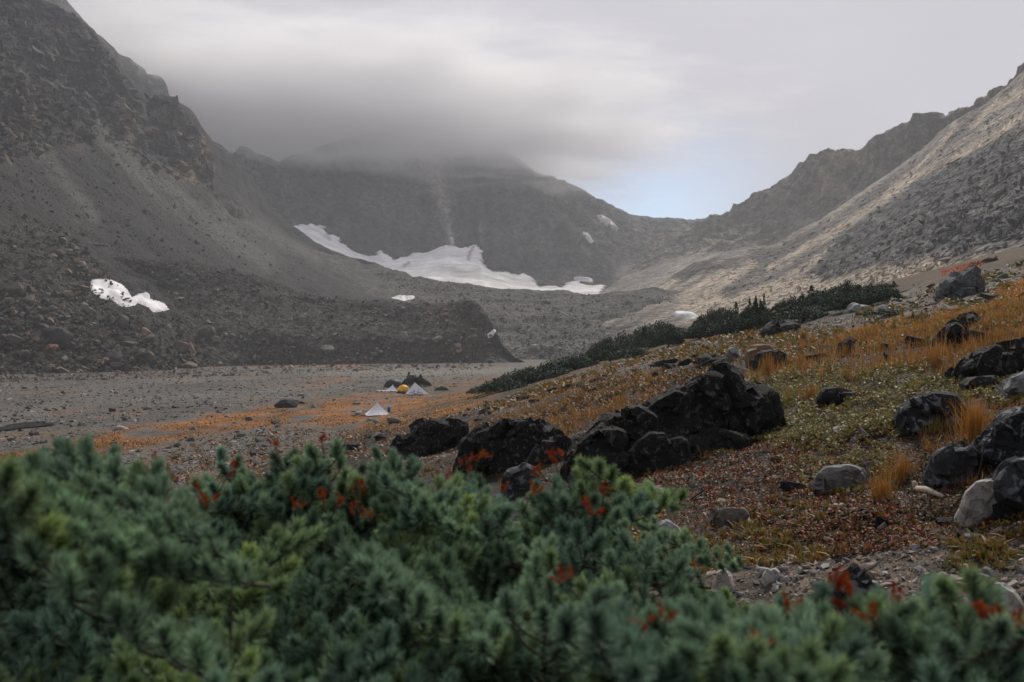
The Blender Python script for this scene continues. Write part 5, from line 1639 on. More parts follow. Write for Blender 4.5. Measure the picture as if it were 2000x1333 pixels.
for k, a_ in enumerate(p):
    s_ = random.uniform(.7, 1.3)
    o = link('grass_tuft', random.choice(TF_ME), None, a_, (0, 0, random.uniform(0, 6.28)), (s_, s_, s_ * random.uniform(.8, 1.3)))
    if k < 40:
        tag(o, 'small straw grass tuft on the slope between leafy mat and yellow strip', 'grass tuft', 'straw tufts of the upper slope')
    elif k < 64:
        tag(o, 'small straw grass tuft between black outcrop and black ledge', 'grass tuft', 'straw tufts by the ledge')
    else:
        tag(o, 'small straw grass tuft along the stony strip', 'grass tuft', 'straw tufts by the stony strip')


def tube(pts, rad, seg=6):
    pts = np.array(pts, float)
    n = len(pts)
    rad = np.broadcast_to(np.asarray(rad, float), (n,))
    T = np.gradient(pts, axis=0)
    T /= np.maximum(np.linalg.norm(T, axis=1, keepdims=True), 1e-9)
    up = np.where(np.abs(T[:, 2:3]) > .9, np.array([[1., 0, 0]]), np.array([[0, 0, 1.]]))
    A = np.cross(T, up)
    A /= np.linalg.norm(A, axis=1, keepdims=True)
    B = np.cross(T, A)
    th = np.linspace(0, 2 * math.pi, seg, endpoint=False)
    V = pts[:, None] + rad[:, None, None] * (A[:, None] * np.cos(th)[None, :, None] + B[:, None] * np.sin(th)[None, :, None])
    V = V.reshape(-1, 3)
    F = []
    for i in range(n - 1):
        for j in range(seg):
            F.append([i * seg + j, i * seg + (j + 1) % seg, (i + 1) * seg + (j + 1) % seg, (i + 1) * seg + j])
    # end caps
    c0, c1 = len(V), len(V) + 1
    V = np.concatenate([V, pts[:1], pts[-1:]])
    for j in range(seg):
        F.append([(j + 1) % seg, j, c0, c0])
        F.append([(n - 1) * seg + j, (n - 1) * seg + (j + 1) % seg, c1, c1])
    return V, np.array(F)


def tube_mesh(name, tubes, mat):
    me = bpy.data.meshes.new(name)
    Vs, Fs, off = [], [], 0
    for V, F in tubes:
        Vs += [tuple(v) for v in V]
        for f in F:
            f = [int(i) + off for i in f]
            Fs.append(f[:3] if f[2] == f[3] else f)
        off += len(V)
    me.from_pydata(Vs, [], Fs)
    me.polygons.foreach_set('use_smooth', np.ones(len(me.polygons), bool))
    me.materials.append(mat)
    me.update()
    return me


# driftwood and roots
M_WOOD = plain_mat('weathered_wood', (.42, .35, .27), .9, grain=.4, scale=18)
p, d = ground_hit(np.array([1788., 1842.]), np.array([945., 968.]), 2)
a_, b_ = p + np.array([0, 0, .03])
o = link('driftwood', tube_mesh('driftwood', [tube([a_, a_ * .6 + b_ * .4 + np.array([0, 0, .012]), b_], [.022, .026, .012], 8), tube([a_ + np.array([.0, 0, 0]), a_ + np.array([-.012, 0, .055])], [.024, .014], 7)], M_WOOD))
tag(o, 'short bleached piece of driftwood lying by the dark roots', 'driftwood')
for k, (ln_, r0) in enumerate([([(1830, 975), (1880, 935), (1900, 925), (1935, 900)], .008), ([(1895, 985), (1925, 870), (1960, 840), (1985, 810)], .005), ([(1760, 990), (1850, 985), (1905, 960)], .006), ([(1340, 985), (1380, 965), (1420, 950)], .006)]):
    L = np.array(ln_, float)
    p, d = ground_hit(L[:, 0], L[:, 1], 2)
    if k == 1:
        p = P3(L[:, 0], L[:, 1], np.full(4, d[0] - .05))
    o = link('root', tube_mesh('root', [tube(p + np.array([0, 0, .02]) + rng.normal(0, .008, p.shape), np.linspace(r0, r0 * .5, len(p)), 6)], M_BARK))
    tag(o, ['gnarled root running up from the driftwood', 'thin upright bent stalk before the big black boulder', 'dark root lying along the soil under the driftwood', 'dark twig lying at the foot of the peaked outcrop'][k], 'root')

# ------------------------------------------------------------------ fir mats of the middle distance
NEED_D = np.array([(.016, .034, .020), (.024, .046, .027), (.011, .025, .016), (.032, .052, .028)])


def mat_crown(seed, spires):
    r_ = np.random.default_rng(seed)
    n = 4200
    # dome of sprays, half shell half volume
    az = r_.uniform(0, 6.28, n)
    rr = np.sqrt(r_.uniform(0, 1, n))
    x, y = rr * np.cos(az), rr * np.sin(az)
    top = (1 - rr**2.2) * (.62 + .75 * fbm(np.stack([x * 2.6, y * 2.6, 0 * x + seed], -1), 3, seed)) * .68 + .05
    z = top * np.sqrt(r_.uniform(.15, 1, n))
    pos = [np.stack([x, y, z], -1)]
    for k in range(spires):
        a_, q_ = r_.uniform(0, 6.28), r_.uniform(0, .55)
        h_ = r_.uniform(.3, .6)
        m = 320
        t = r_.uniform(0, 1, m)
        rad = (1 - t)**.8 * .26 * np.sqrt(r_.uniform(0, 1, m))
        b_ = r_.uniform(0, 6.28, m)
        pos.append(np.stack([q_ * math.cos(a_) + rad * np.cos(b_), q_ * math.sin(a_) + rad * np.sin(b_), .2 + t * h_], -1))
    pos = np.concatenate(pos)
    c = NEED_D[r_.integers(0, 4, len(pos))] * r_.uniform(.6, 1.5, (len(pos), 1))
    c *= np.clip(1.1 + 1.6 * fbm(pos * 3.5, 2, seed + 8), .5, 2.0)[:, None]
    c[r_.random(len(pos)) < .012] = (.20, .10, .02)
    V, F, C = leaves(pos, r_.uniform(.05, .125, len(pos)), c, .42, .55, seed + 3)
    return mesh_np('crown', V, F, M_NEEDLE, C)


CROWNS = [mat_crown(800 + k, [0, 1, 3, 2, 0, 5][k]) for k in range(6)]


def fir_mat(x, y, w, h, kind, lb, gp, tint=1):
    p, d = ground_hit(np.array([float(x)]), np.array([float(y)]), 10)
    if np.isnan(d[0]):
        return
    mp = d[0] / FPX
    t = bpy.data.objects.new('fir_shrub', None)
    COL.objects.link(t)
    t.location = p[0]
    t.rotation_euler = (0, 0, random.uniform(0, 6.28))
    W, H = w * mp * .5, h * mp * 1.15
    t.scale = (W, W * random.uniform(.8, 1.1), H)
    tag(t, lb, 'fir shrub', gp)
    link('crown', CROWNS[kind], t)
    link('trunk', TRUNK, t)


TRUNK = tube_mesh('trunk', [tube([(0, 0, -.15), (.03, 0, .25), (0, .03, .6)], [.06, .045, .012], 6)], M_BARK)
MAIN = 'dark green dwarf fir in the long mat below the tan scree fan'
for k in range(62):
    t = k / 61
    if .27 < t < .33 or .60 < t < .64 or (t > .8 and k % 3 == 0):
        continue
    x = 1170 + t * 560 + random.uniform(-10, 10)
    yb = np.interp(x, [1170, 1260, 1340, 1440, 1540, 1640, 1740], [708, 700, 676, 662, 642, 614, 592]) - random.uniform(0, 1)**.8 * np.interp(x, [1170, 1260, 1480, 1600, 1740], [10, 26, 34, 28, 18])
    fir_mat(x, yb, random.uniform(50, 130), random.uniform(20, 60), random.choice([0, 4, 0, 4, 0, 4, 1]), MAIN, 'dwarf firs of the long mat')
for x, y, w, h, k, lb in [(1468, 642, 60, 62, 2, 'pointed dark fir rising above the long fir mat'), (1488, 642, 54, 66, 5, 'tallest pointed dark fir standing above the long fir mat'), (1440, 650, 50, 36, 2, 'short spiky fir next to the tallest pointed firs'),
                          (1130, 722, 110, 42, 0, 'rounded fir cushion below the red shrub patch'), (1020, 752, 120, 44, 0, 'dark fir cushion in the lower line of firs'), (1060, 742, 130, 46, 4, 'wide dark fir mat in the lower line of firs'), (985, 764, 110, 40, 4, 'small dark fir at the lower end of the fir line'),
                          (1100, 730, 110, 40, 0, 'dark fir between the rounded cushion and the wide mat'), (950, 770, 80, 28, 0, 'lowest dark fir cushion of the fir line near the orange moss'), (1660, 585, 60, 30, 2, 'spiky fir on the skyline of the near slope'), (1690, 574, 60, 26, 3, 'low spiky fir on the skyline beside scree'),
                          (1730, 566, 60, 18, 1, 'flat fir on the skyline above the pale stones'), (1620, 598, 70, 28, 3, 'broad fir just under the skyline firs'), (1935, 512, 36, 16, 1, 'small dark fir on the skyline above the red shrub patch'), (1905, 520, 26, 14, 1, 'tiny dark fir beside the skyline fir above the red patch'),
                          (812, 756, 62, 34, 3, 'dark bushy fir behind the white tent with the bicycle'), (862, 764, 30, 13, 0, 'small dark shrub among orange moss past the tents'), (1740, 618, 110, 20, 4, 'olive low fir mat above the yellow grass'), (1800, 626, 70, 14, 1, 'small olive fir mat on the stony slope')]:
    fir_mat(x, y, w, h, k, lb, 'firs of the middle distance')

# ------------------------------------------------------------------ the fir thicket in front


def shoot(base, ax, L, n, nl, r_, cb, ct, w=.0017):
    s = r_.uniform(0, 1, n)**.7
    az = r_.uniform(0, 6.28, n)
    ax = ax / np.linalg.norm(ax)
    t0 = np.cross(ax, [.3, .5, .8])
    t0 /= np.linalg.norm(t0)
    t1 = np.cross(ax, t0)
    rad = t0[None] * np.cos(az)[:, None] + t1[None] * np.sin(az)[:, None]
    th = np.radians(88 - 62 * s + r_.normal(0, 9, n))
    d = ax[None] * np.cos(th)[:, None] + rad * np.sin(th)[:, None] + np.array([0, 0, .10])
    d /= np.linalg.norm(d, axis=1, keepdims=True)
    b = base + ax[None] * (s * L)[:, None]
    ln_ = nl * r_.uniform(.75, 1.15, n) * (1 - .2 * s)
    sd_ = np.cross(d, r_.normal(size=(n, 3)))
    sd_ /= np.linalg.norm(sd_, axis=1, keepdims=True)
    tip = b + d * ln_[:, None] + np.array([0, 0, .06]) * ln_[:, None]
    mid = b + d * (ln_ * .55)[:, None]
    V = np.stack([b - sd_ * w * .4, b + sd_ * w * .4, mid + sd_ * w * .5, tip, mid - sd_ * w * .5], 1)
    k = r_.uniform(.75, 1.25, (n, 1))
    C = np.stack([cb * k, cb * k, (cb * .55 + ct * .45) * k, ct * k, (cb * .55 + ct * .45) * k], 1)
    i = np.arange(n)[:, None] * 5
    F = np.concatenate([i + np.array([[0, 1, 2, 4]]), i + np.array([[4, 2, 3, 3]])])
    return V.reshape(-1, 3), F, C.reshape(-1, 3)


def tri_quads(parts, name, mat):
    """faces given as quads, a repeated last index meaning a triangle -> all triangles"""
    Vs, Fs, Cs, off = [], [], [], 0
    for V, F, C in parts:
        q = F[F[:, 2] != F[:, 3]]
        t = F[F[:, 2] == F[:, 3]][:, :3]
        Fs.append(np.concatenate([q[:, [0, 1, 2]], q[:, [0, 2, 3]], t]) + off)
        Vs.append(V)
        Cs.append(C)
        off += len(V)
    return mesh_np(name, np.concatenate(Vs), np.concatenate(Fs), mat, np.concatenate(Cs), False)


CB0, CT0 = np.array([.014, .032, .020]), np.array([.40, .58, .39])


def make_bough(seed, L=.26, dead=0.0, dens=1.0, tone=(1, 1, 1)):
    r_ = np.random.default_rng(seed)
    CB, CT = CB0 * np.array(tone), CT0 * np.array(tone)
    tw, nd = [], []
    t = np.linspace(0, 1, 7)
    bend = r_.uniform(-.05, .05)
    main = np.stack([t * L, bend * np.sin(t * 2.5), .02 + .10 * t**2 * L / .26], -1)
    tw.append(tube(main, np.linspace(.0035, .0015, 7), 5))
    k = 0
    for s in np.linspace(.08, .92, 9):
        p0 = np.array([np.interp(s, t, main[:, i]) for i in range(3)])
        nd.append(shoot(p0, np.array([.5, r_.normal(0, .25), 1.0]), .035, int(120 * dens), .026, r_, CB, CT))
        for sd_ in (-1, 1):
            if r_.random() < .12:
                continue
            ll = (.03 + .07 * (1 - abs(s - .35))) * r_.uniform(.5, 1.2)
            dirv = np.array([.75, sd_ * r_.uniform(.7, 1.1), r_.uniform(.05, .35)])
            dirv /= np.linalg.norm(dirv)
            p1 = p0 + dirv * ll
            tw.append(tube([p0, p0 * .5 + p1 * .5 + np.array([0, 0, -.004]), p1], [.0025, .002, .0015], 4))
            for jj in range(1 if ll < .07 else 2):
                b0 = p0 + (p1 - p0) * (1 if jj == 0 else .45)
                ax = dirv * .6 + np.array([r_.normal(0, .2), r_.normal(0, .25), r_.uniform(.5, 1.2)])
                if jj:
                    ax += np.array([0, -sd_ * .4, 0])
                LL = r_.uniform(.025, .045)
                lum = r_.uniform(.8, 1.2)
                yl = np.array([1.15, 1.08, .85]) if r_.random() < .2 else np.array([1, 1, 1.])
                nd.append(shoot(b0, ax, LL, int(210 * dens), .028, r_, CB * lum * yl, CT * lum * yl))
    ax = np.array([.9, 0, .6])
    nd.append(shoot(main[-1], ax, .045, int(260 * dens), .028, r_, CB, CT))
    return tube_mesh('bough', tw, M_BARK), tri_quads(nd, 'needles', M_NEEDLE), main[-1] + ax / np.linalg.norm(ax) * .065


BOUGHS = [make_bough(900 + k, [.30, .27, .34, .26, .32, .29][k], tone=[(1, 1, 1), (.72, .76, .8), (1.2, 1.18, 1.1), (.9, .95, 1.0), (1.25, 1.15, .85), (.8, .82, .75)][k]) for k in range(6)]


def make_dead(seed):
    r_ = np.random.default_rng(seed)
    nd, tw = [], []
    cs = np.array([(.50, .075, .012), (.42, .06, .012), (.50, .13, .02)])
    tw.append(tube([(0, 0, -.10), (.005, 0, -.04), (0, 0, .02)], [.003, .0025, .002], 5))
    for k in range(4):
        b0 = np.array([r_.normal(0, .012), r_.normal(0, .012), r_.uniform(-.02, .02)])
        ax = np.array([r_.normal(0, .5), r_.normal(0, .5), 1])
        c = cs[r_.integers(0, 3)]
        nd.append(shoot(b0, ax, .04, 110, .015, r_, c * .5, c * .9, .0019))
    return tube_mesh('dead_shoot', tw, M_BARK), tri_quads(nd, 'dead_needles', M_LEAF)


DEADS = [make_dead(950 + k) for k in range(4)]

# canopy of the thicket: where the boughs end
TOPL = [(-60, 850), (0, 880), (40, 870), (90, 905), (135, 868), (170, 852), (205, 880), (250, 905), (300, 950), (345, 955), (395, 905), (425, 882), (465, 915), (500, 940), (540, 905), (580, 858), (600, 848), (640, 885), (680, 905), (720, 885), (765, 855), (785, 870), (800, 935), (870, 940), (900, 905),
        (925, 900), (960, 930), (1010, 960), (1050, 940), (1085, 905), (1125, 878), (1150, 900), (1165, 950), (1185, 1000), (1230, 985), (1262, 940), (1275, 950), (1285, 1000), (1300, 1060), (1310, 1100), (1270, 1150), (1220, 1170)]
LEFTP = TOPL + [(1200, 1400), (-60, 1400)]
RIGHTP = [(1080, 1300), (1150, 1230), (1190, 1190), (1290, 1150), (1380, 1180), (1440, 1195), (1520, 1140), (1570, 1155), (1630, 1150), (1660, 1170), (1710, 1195), (1740, 1240), (1790, 1160), (1800, 1110), (1835, 1110), (1850, 1160), (1880, 1220), (1960, 1195), (2040, 1200), (2060, 1400), (1080, 1400)]


def canopy_d(py, top=.36):
    return np.clip(top * FPX / np.maximum(py - CY, 60), 1.02, 3.0)


def poisson(pl, n, mind, r_):
    out = []
    c = pts_in(pl, n, r_)
    for q in c:
        sc_ = (q[1] - CY) / 400.
        if all((q[0] - o_[0])**2 + ((q[1] - o_[1]) * 1.5)**2 > (mind * max(sc_, .5))**2 for o_ in out):
            out.append(q)
    return np.array(out)


r9 = np.random.default_rng(99)


def hollow(q):
    """where the canopy sinks between two boughs"""
    return float(fbm(np.array([[q[0] / 150., q[1] / 85., 3.3]]), 2, 77)[0])


cano = poisson([(x, y + 36) for x, y in LEFTP], 7000, 74, r9)
canoR = poisson([(x, y + 16) for x, y in RIGHTP], 4000, 70, r9)
edge = []
for k in range(len(TOPL) - 6):
    (x1, y1), (x2, y2) = TOPL[k], TOPL[k + 1]
    edge.append((x1, y1 + 18))
edgeR = [(1290, 1165), (1520, 1155), (1570, 1170), (1820, 1120), (1835, 1130), (1650, 1165), (1960, 1210), (1200, 1200), (1440, 1205)]
tips = []
for q in list(cano) + edge:
    hl = hollow(q)
    if q[1] > 960 and hl < (-.2 if q[1] < 1050 else -.06):
        continue
    dd = canopy_d(q[1]) * (1 + r9.normal(0, .05))
    if q[1] < 930:
        dd = np.interp(q[0], [0, 60, 170, 300, 420, 600, 1300], [1.25, 1.5, 1.65, 2.1, 2.5, 2.3, 2.5]) * (1 + r9.normal(0, .03))
    elif q[1] < 1010:
        dd = min(dd, np.interp(q[0], [0, 200, 420, 1300], [1.7, 1.8, 2.3, 2.35]))
    pp = P3(q[0], q[1], dd)
    if q[1] > 960:
        pp = pp + np.array([0, 0, .16 * min(hl, .45) - .05])
    tips.append((*pp, 0))
for q in list(canoR) + edgeR:
    if q[1] > 1220 and hollow(q) < -.08:
        continue
    tips.append((*P3(q[0], q[1], canopy_d(q[1], .34) * (1 + r9.normal(0, .04))), 1))
n_top = len(tips)
# a lower layer that fills the shade
for q in poisson([(x, y + 30) for x, y in LEFTP], 7000, 62, r9):
    if q[1] > 930:
        pp = P3(q[0], q[1], min(2.5, canopy_d(q[1]) * 1.15))
        tips.append((pp[0], pp[1], pp[2] - r9.uniform(.26, .55), 0))
for q in poisson([(x, y + 60) for x, y in LEFTP], 4000, 78, r9):
    if q[1] > 990:
        pp = P3(q[0], q[1], min(2.3, canopy_d(q[1]) * 1.2))
        tips.append((pp[0], pp[1], pp[2] - r9.uniform(.5, .8), 0))
for q in poisson(RIGHTP, 3000, 70, r9):
    if q[1] > 1230 and q[0] < 1720:
        pp = P3(q[0], q[1], canopy_d(q[1], .34) * 1.1)
        tips.append((pp[0], pp[1], pp[2] - r9.uniform(.10, .25), 1))
tips = np.array(tips)
# no bare gaps: deeper boughs wherever the layers above left the ground open
tpx, tpy = proj(tips[:, :3])
extra = []
for poly, side, top in ((LEFTP, 0, .36), (RIGHTP, 1, .34)):
    for gy_ in range(985, 1345, 34):
        for gx_ in range(-40, 2060, 44):
            x_, y_ = gx_ + r9.uniform(-14, 14), gy_ + r9.uniform(-10, 10)
            if poly_sd(np.array([x_]), np.array([y_]), poly)[0] < 30:
                continue
            near = np.hypot(tpx - x_, (tpy - y_) * 1.2) < 34 * (y_ - CY) / 400.
            if near.sum() < 2:
                pp = P3(x_, y_, canopy_d(y_, top) * r9.uniform(1.3, 1.65))
                extra.append((*pp, side))
tips = np.concatenate([tips, np.array(extra)])
# shrub centres
cent = []
for side, kk in ((0, 10), (1, 4)):
    T = tips[tips[:, 3] == side][:, :2]
    c = T[r9.choice(len(T), kk, replace=False)]
    for _ in range(12):
        a = ((T[:, None] - c[None])**2).sum(-1).argmin(1)
        c = np.array([T[a == j].mean(0) if (a == j).any() else c[j] for j in range(kk)])
    cent += [(x, y, side) for x, y in c]
FLAB = ['blue-green dwarf fir in the dense thicket in front of the valley floor', 'dwarf fir in the small thicket growing out of the pebbly gravel']
FGRP = ['firs of the dense thicket', 'firs of the pebble thicket']
shrubs = []
for x, y, side in cent:
    t = bpy.data.objects.new('dwarf_fir', None)
    COL.objects.link(t)
    z = float(ground_h(np.array([x]), np.array([y]))[0])
    t.location = (x, y, z)
    tag(t, FLAB[int(side)], 'fir shrub', FGRP[int(side)])
    shrubs.append([t, np.array([x, y, z]), [], side])
cxy = np.array([(c[0], c[1]) for c in cent])
csd = np.array([c[2] for c in cent])
for k, (x, y, z, side) in enumerate(tips):
    dist = ((cxy - [x, y])**2).sum(1) + np.where(csd == side, 0, 99)
    j = dist.argmin()
    t, c, tubes, _ = shrubs[j]
    out = np.array([x, y]) - c[:2]
    yaw = math.atan2(out[1], out[0]) + random.gauss(0, .6)
    if k >= n_top:
        yaw = random.uniform(0, 6.28)
    elif side == 0 and x > .2:
        yaw = random.gauss(.2, .5)
    tw, nd, tipl = BOUGHS[k % 6]
    sc_ = random.uniform(.8, 1.1)
    pitch = random.uniform(-.55, .05)
    M = Matrix.Rotation(yaw, 4, 'Z') @ Matrix.Rotation(pitch, 4, 'Y') @ Matrix.Rotation(random.gauss(0, .3), 4, 'X')
    tl = M @ Vector(tipl * sc_)
    base = Vector((x, y, z)) - tl
    b = link('bough', tw, t)
    b.matrix_local = Matrix.Translation(base - Vector(c)) @ M @ Matrix.Scale(sc_, 4)
    link('needles', nd, b)
    bl = np.array(base) - c
    dist_h = math.hypot(bl[0], bl[1])
    z0 = max(.05, min(.45, bl[2] - .35 - dist_h * .5))
    if k % 3 == 0:
        tubes.append(tube([np.array([0, 0, z0 * .4]), bl * np.array([.45, .45, 0]) + np.array([0, 0, max(.05, bl[2] - .75)]), bl * np.array([.93, .93, 0]) + np.array([0, 0, max(.08, bl[2] - .25)]), bl], [.004, .003, .002, .0015], 5))
for t, c, tubes, side in shrubs:
    zt = 1.0
    tubes.append(tube([(0, 0, -.1), (.02, 0, .3), (0, .02, .6)], [.03, .022, .008], 7))
    link('trunk', tube_mesh('trunk', tubes, M_BARK), t)

DEADP = [(300, 912, 1.9), (290, 930, 1.9), (312, 905, 1.9), (238, 972, 1.75), (228, 980, 1.75), (340, 930, 2.2), (320, 965, 1.9), (406, 985, 1.9), (385, 968, 2), (448, 925, 2.3), (630, 862, 2.3), (540, 875, 2.3), (701, 952, 2.2), (706, 965, 2.2), (630, 975, 2.1), (780, 915, 2.4), (765, 950, 2.3), (852, 945, 2.4), (855, 975, 2.2),
         (937, 893, 2.4), (925, 900, 2.4), (916, 915, 2.4), (1052, 920, 2.35), (1056, 930, 2.35), (1092, 893, 2.4), (1085, 900, 2.4), (985, 958, 2.2), (1040, 965, 2.2), (878, 935, 2.3), (130, 1080, 1.4), (182, 1092, 1.4), (10, 920, 1.6), (1105, 1130, 1.45), (1152, 1002, 2), (1165, 1005, 2), (1300, 1210, 1.25), (1262, 1225, 1.2),
         (1625, 1140, 1.38), (1640, 1150, 1.38), (1660, 1155, 1.38), (1655, 1185, 1.35), (1758, 1175, 1.35), (1752, 1190, 1.35), (1700, 1215, 1.25), (1955, 1212, 1.25), (1968, 1225, 1.25), (1935, 1205, 1.25), (1545, 1195, 1.3), (1480, 1260, 1.15), (690, 1000, 2), (660, 985, 2), (720, 1010, 1.9), (580, 990, 2), (1180, 960, 2.1), (1140, 985, 2.1)]
for k, (x, y, dd) in enumerate(DEADP):
    q = P3(x, y, dd)
    side = 1 if (x > 1180 and y > 1100) else 0
    j = (((cxy - q[:2])**2).sum(1) + np.where(csd == side, 0, 99)).argmin()
    t, c, _, _ = shrubs[j]
    tw, nd = DEADS[k % 4]
    b = link('dead_shoot', tw, t, tuple(q - c), (random.gauss(0, .4), random.gauss(0, .4), random.uniform(0, 6)))
    s_ = random.uniform(.35, .55)
    b.scale = (s_, s_, s_)
    link('dead_needles', nd, b)

# ------------------------------------------------------------------ the camp
M_TENT = plain_mat('white_tent_fabric', (.74, .74, .78), .55, grain=.04, scale=3)
M_TENTY = plain_mat('yellow_tent_fabric', (.72, .40, .04), .5, grain=.06, scale=3)
M_TENTD = plain_mat('charcoal_tent_fabric', (.025, .028, .03), .55, grain=.1, scale=3)
M_SEAM = plain_mat('tent_seam', (.45, .45, .48), .6)
M_POLE = plain_mat('tent_pole', (.10, .10, .11), .4, .6)
M_CORD = plain_mat('guy_cord', (.5, .5, .46), .8)
M_BLACK = plain_mat('black_rubber', (.018, .018, .02), .7)
M_METAL = plain_mat('bicycle_frame', (.06, .06, .065), .35, .7)
M_BLUE = plain_mat('blue_fabric', (.015, .14, .42), .6)
M_BROWN = plain_mat('brown_fabric', (.06, .035, .028), .8)


def camp_spot(x, y):
    p, d = ground_hit(np.array([float(x)]), np.array([float(y)]), 20)
    return p[0], d[0]


def thing(name, loc, rz, label, cat, group=None):
    t = bpy.data.objects.new(name, None)
    COL.objects.link(t)
    t.location = loc
    t.rotation_euler = (0, 0, rz)
    return tag(t, label, cat, group)


def pyramid_tent(loc, rz, w, l, h, apex, label, curve=1.35):
    t = thing('tent', loc, rz, label, 'tent', 'white pyramid tents of the camp')
    A = np.array([apex[0], apex[1], h])
    cor = [np.array([-w / 2, -l / 2, .03]), np.array([w / 2, -l / 2, .03]), np.array([w / 2, l / 2, .03]), np.array([-w / 2, l / 2, .03])]
    n = 13
    for i in range(4):
        a, b = cor[i], cor[(i + 1) % 4]
        V = []
        for j in range(n):
            tj = j / (n - 1)
            r_ = (1 - tj)**curve
            for k in range(n):
                s = k / (n - 1)
                base = a * (1 - s) + b * s
                q = A * (1 - r_) + base * r_
                q[2] = .03 + (h - .03) * tj + .07 * math.sin(math.pi * s) * (1 - tj)
                sag = .10 * math.sin(math.pi * s) * math.sin(math.pi * min(1, tj * 1.1)) * r_
                q[:2] += (A[:2] - q[:2]) * sag
                V.append(q)
        me = mesh_np('panel', np.array(V), grid_faces(n, n), M_TENT)
        link('panel', me, t)
        # ridge seam
        rid = []
        for j in range(n):
            tj = j / (n - 1)
            r_ = (1 - tj)**curve
            q = A * (1 - r_) + a * r_
            q[2] = .035 + (h - .03) * tj
            rid.append(q)
        link('ridge_seam', tube_mesh('ridge_seam', [tube(rid, .012, 5)], M_SEAM), t)
        outv = a - A
        outv[2] = 0
        outv /= np.linalg.norm(outv)
        e = a + outv * .55
        e[2] = -.02
        link('guy_line', tube_mesh('guy_line', [tube([a, e], .006, 4)], M_CORD), t)
        link('stake', tube_mesh('stake', [tube([e + np.array([0, 0, .08]), e - np.array([0, 0, .15])], .012, 5)], M_POLE), t)
    z_ = [cor[0] * .5 + cor[1] * .5 + np.array([0, -.012, .1]), (cor[0] * .5 + cor[1] * .5) * .42 + A * .58 * np.array([1, 1, .62]) + np.array([0, -.03, 0])]
    link('door_zip', tube_mesh('door_zip', [tube(z_, .012, 4)], M_SEAM), t)
    link('pole', tube_mesh('pole', [tube([(A[0], A[1], -.02), (A[0], A[1], h + .03)], .018, 6)], M_POLE), t)
    return t


p1, d1 = camp_spot(738, 812)
pyramid_tent(p1, .25, 2.3, 2.3, 1.35, (-.05, 0), 'lone white pyramid tent standing on the orange moss', 1.4)
p2, d2 = camp_spot(815, 771)
pyramid_tent(p2, .30, 2.75, 2.2, 1.6, (-.35, 0), 'white pyramid tent with a bicycle lying against it', 1.02)
p3, d3 = camp_spot(765, 766)
pyramid_tent(p3, .2, 1.7, 1.6, 1.0, (.15, 0), 'small white pyramid tent beside the yellow dome tent', 1.25)


def dome(loc, rz, a, b, h, mat, label, pw=2.0, group=None):
    t = thing('tent', loc, rz, label, 'tent', group)
    n, m = 33, 12
    V = []
    for j in range(m):
        e = j / (m - 1) * math.pi / 2
        for i in range(n):
            th = 2 * math.pi * i / (n - 1)
            c = math.cos(e)**.8
            q = 1 + .06 * math.cos(4 * th) * (1 - j / (m - 1))
            V.append((a * c * math.cos(th) * q, b * c * math.sin(th) * q, .02 + h * math.sin(e)))
    link('fly', mesh_np('fly', np.array(V), grid_faces(m, n), mat), t)
    for s in (-1, 1):
        arc = []
        for k in range(15):
            e = math.pi * k / 14
            c = math.cos(e)
            cc = math.copysign(abs(c)**.8, c)
            arc.append((a * .74 * cc, s * b * .74 * cc, .035 + h * 1.015 * math.sin(e)))
        link('pole', tube_mesh('pole', [tube(arc, .014, 5)], M_POLE if mat != M_TENTY else M_SEAMY), t)
    dr = [(a * .35 * math.cos(x), -b * .96 + .22 * b * math.sin(x), .05 + h * .55 * math.sin(x)) for x in np.linspace(0, math.pi, 11)]
    link('door_zip', tube_mesh('door_zip', [tube(dr, .01, 4)], M_POLE if mat != M_TENTY else M_SEAMY), t)
    return t


M_SEAMY = plain_mat('yellow_seam', (.55, .28, .03), .6)
p4, d4 = camp_spot(788, 765)
dome(p4, .2, .82, .9, .86, M_TENTY, 'yellow dome tent between the white tents')
p5, d5 = camp_spot(768, 757)
dome(p5, .25, 1.35, 1.1, 1.25, M_TENTD, 'charcoal dome tent behind the small white tent')


def rounded_box(name, sx, sy, sz, mat, parent, loc=(0, 0, 0), bev=.3, rot=None):
    bm = bmesh.new()
    bmesh.ops.create_cube(bm, size=1)
    for v in bm.verts:
        v.co.x *= sx
        v.co.y *= sy
        v.co.z *= sz
        if v.co.z > 0:
            v.co.x *= .8
            v.co.y *= .85
    bmesh.ops.bevel(bm, geom=list(bm.edges), offset=min(sx, sy, sz) * bev, segments=3, affect='EDGES')
    me = bpy.data.meshes.new(name)
    bm.to_mesh(me)
    bm.free()
    me.polygons.foreach_set('use_smooth', np.ones(len(me.polygons), bool))
    me.materials.append(mat)
    return link(name, me, parent, loc, rot)


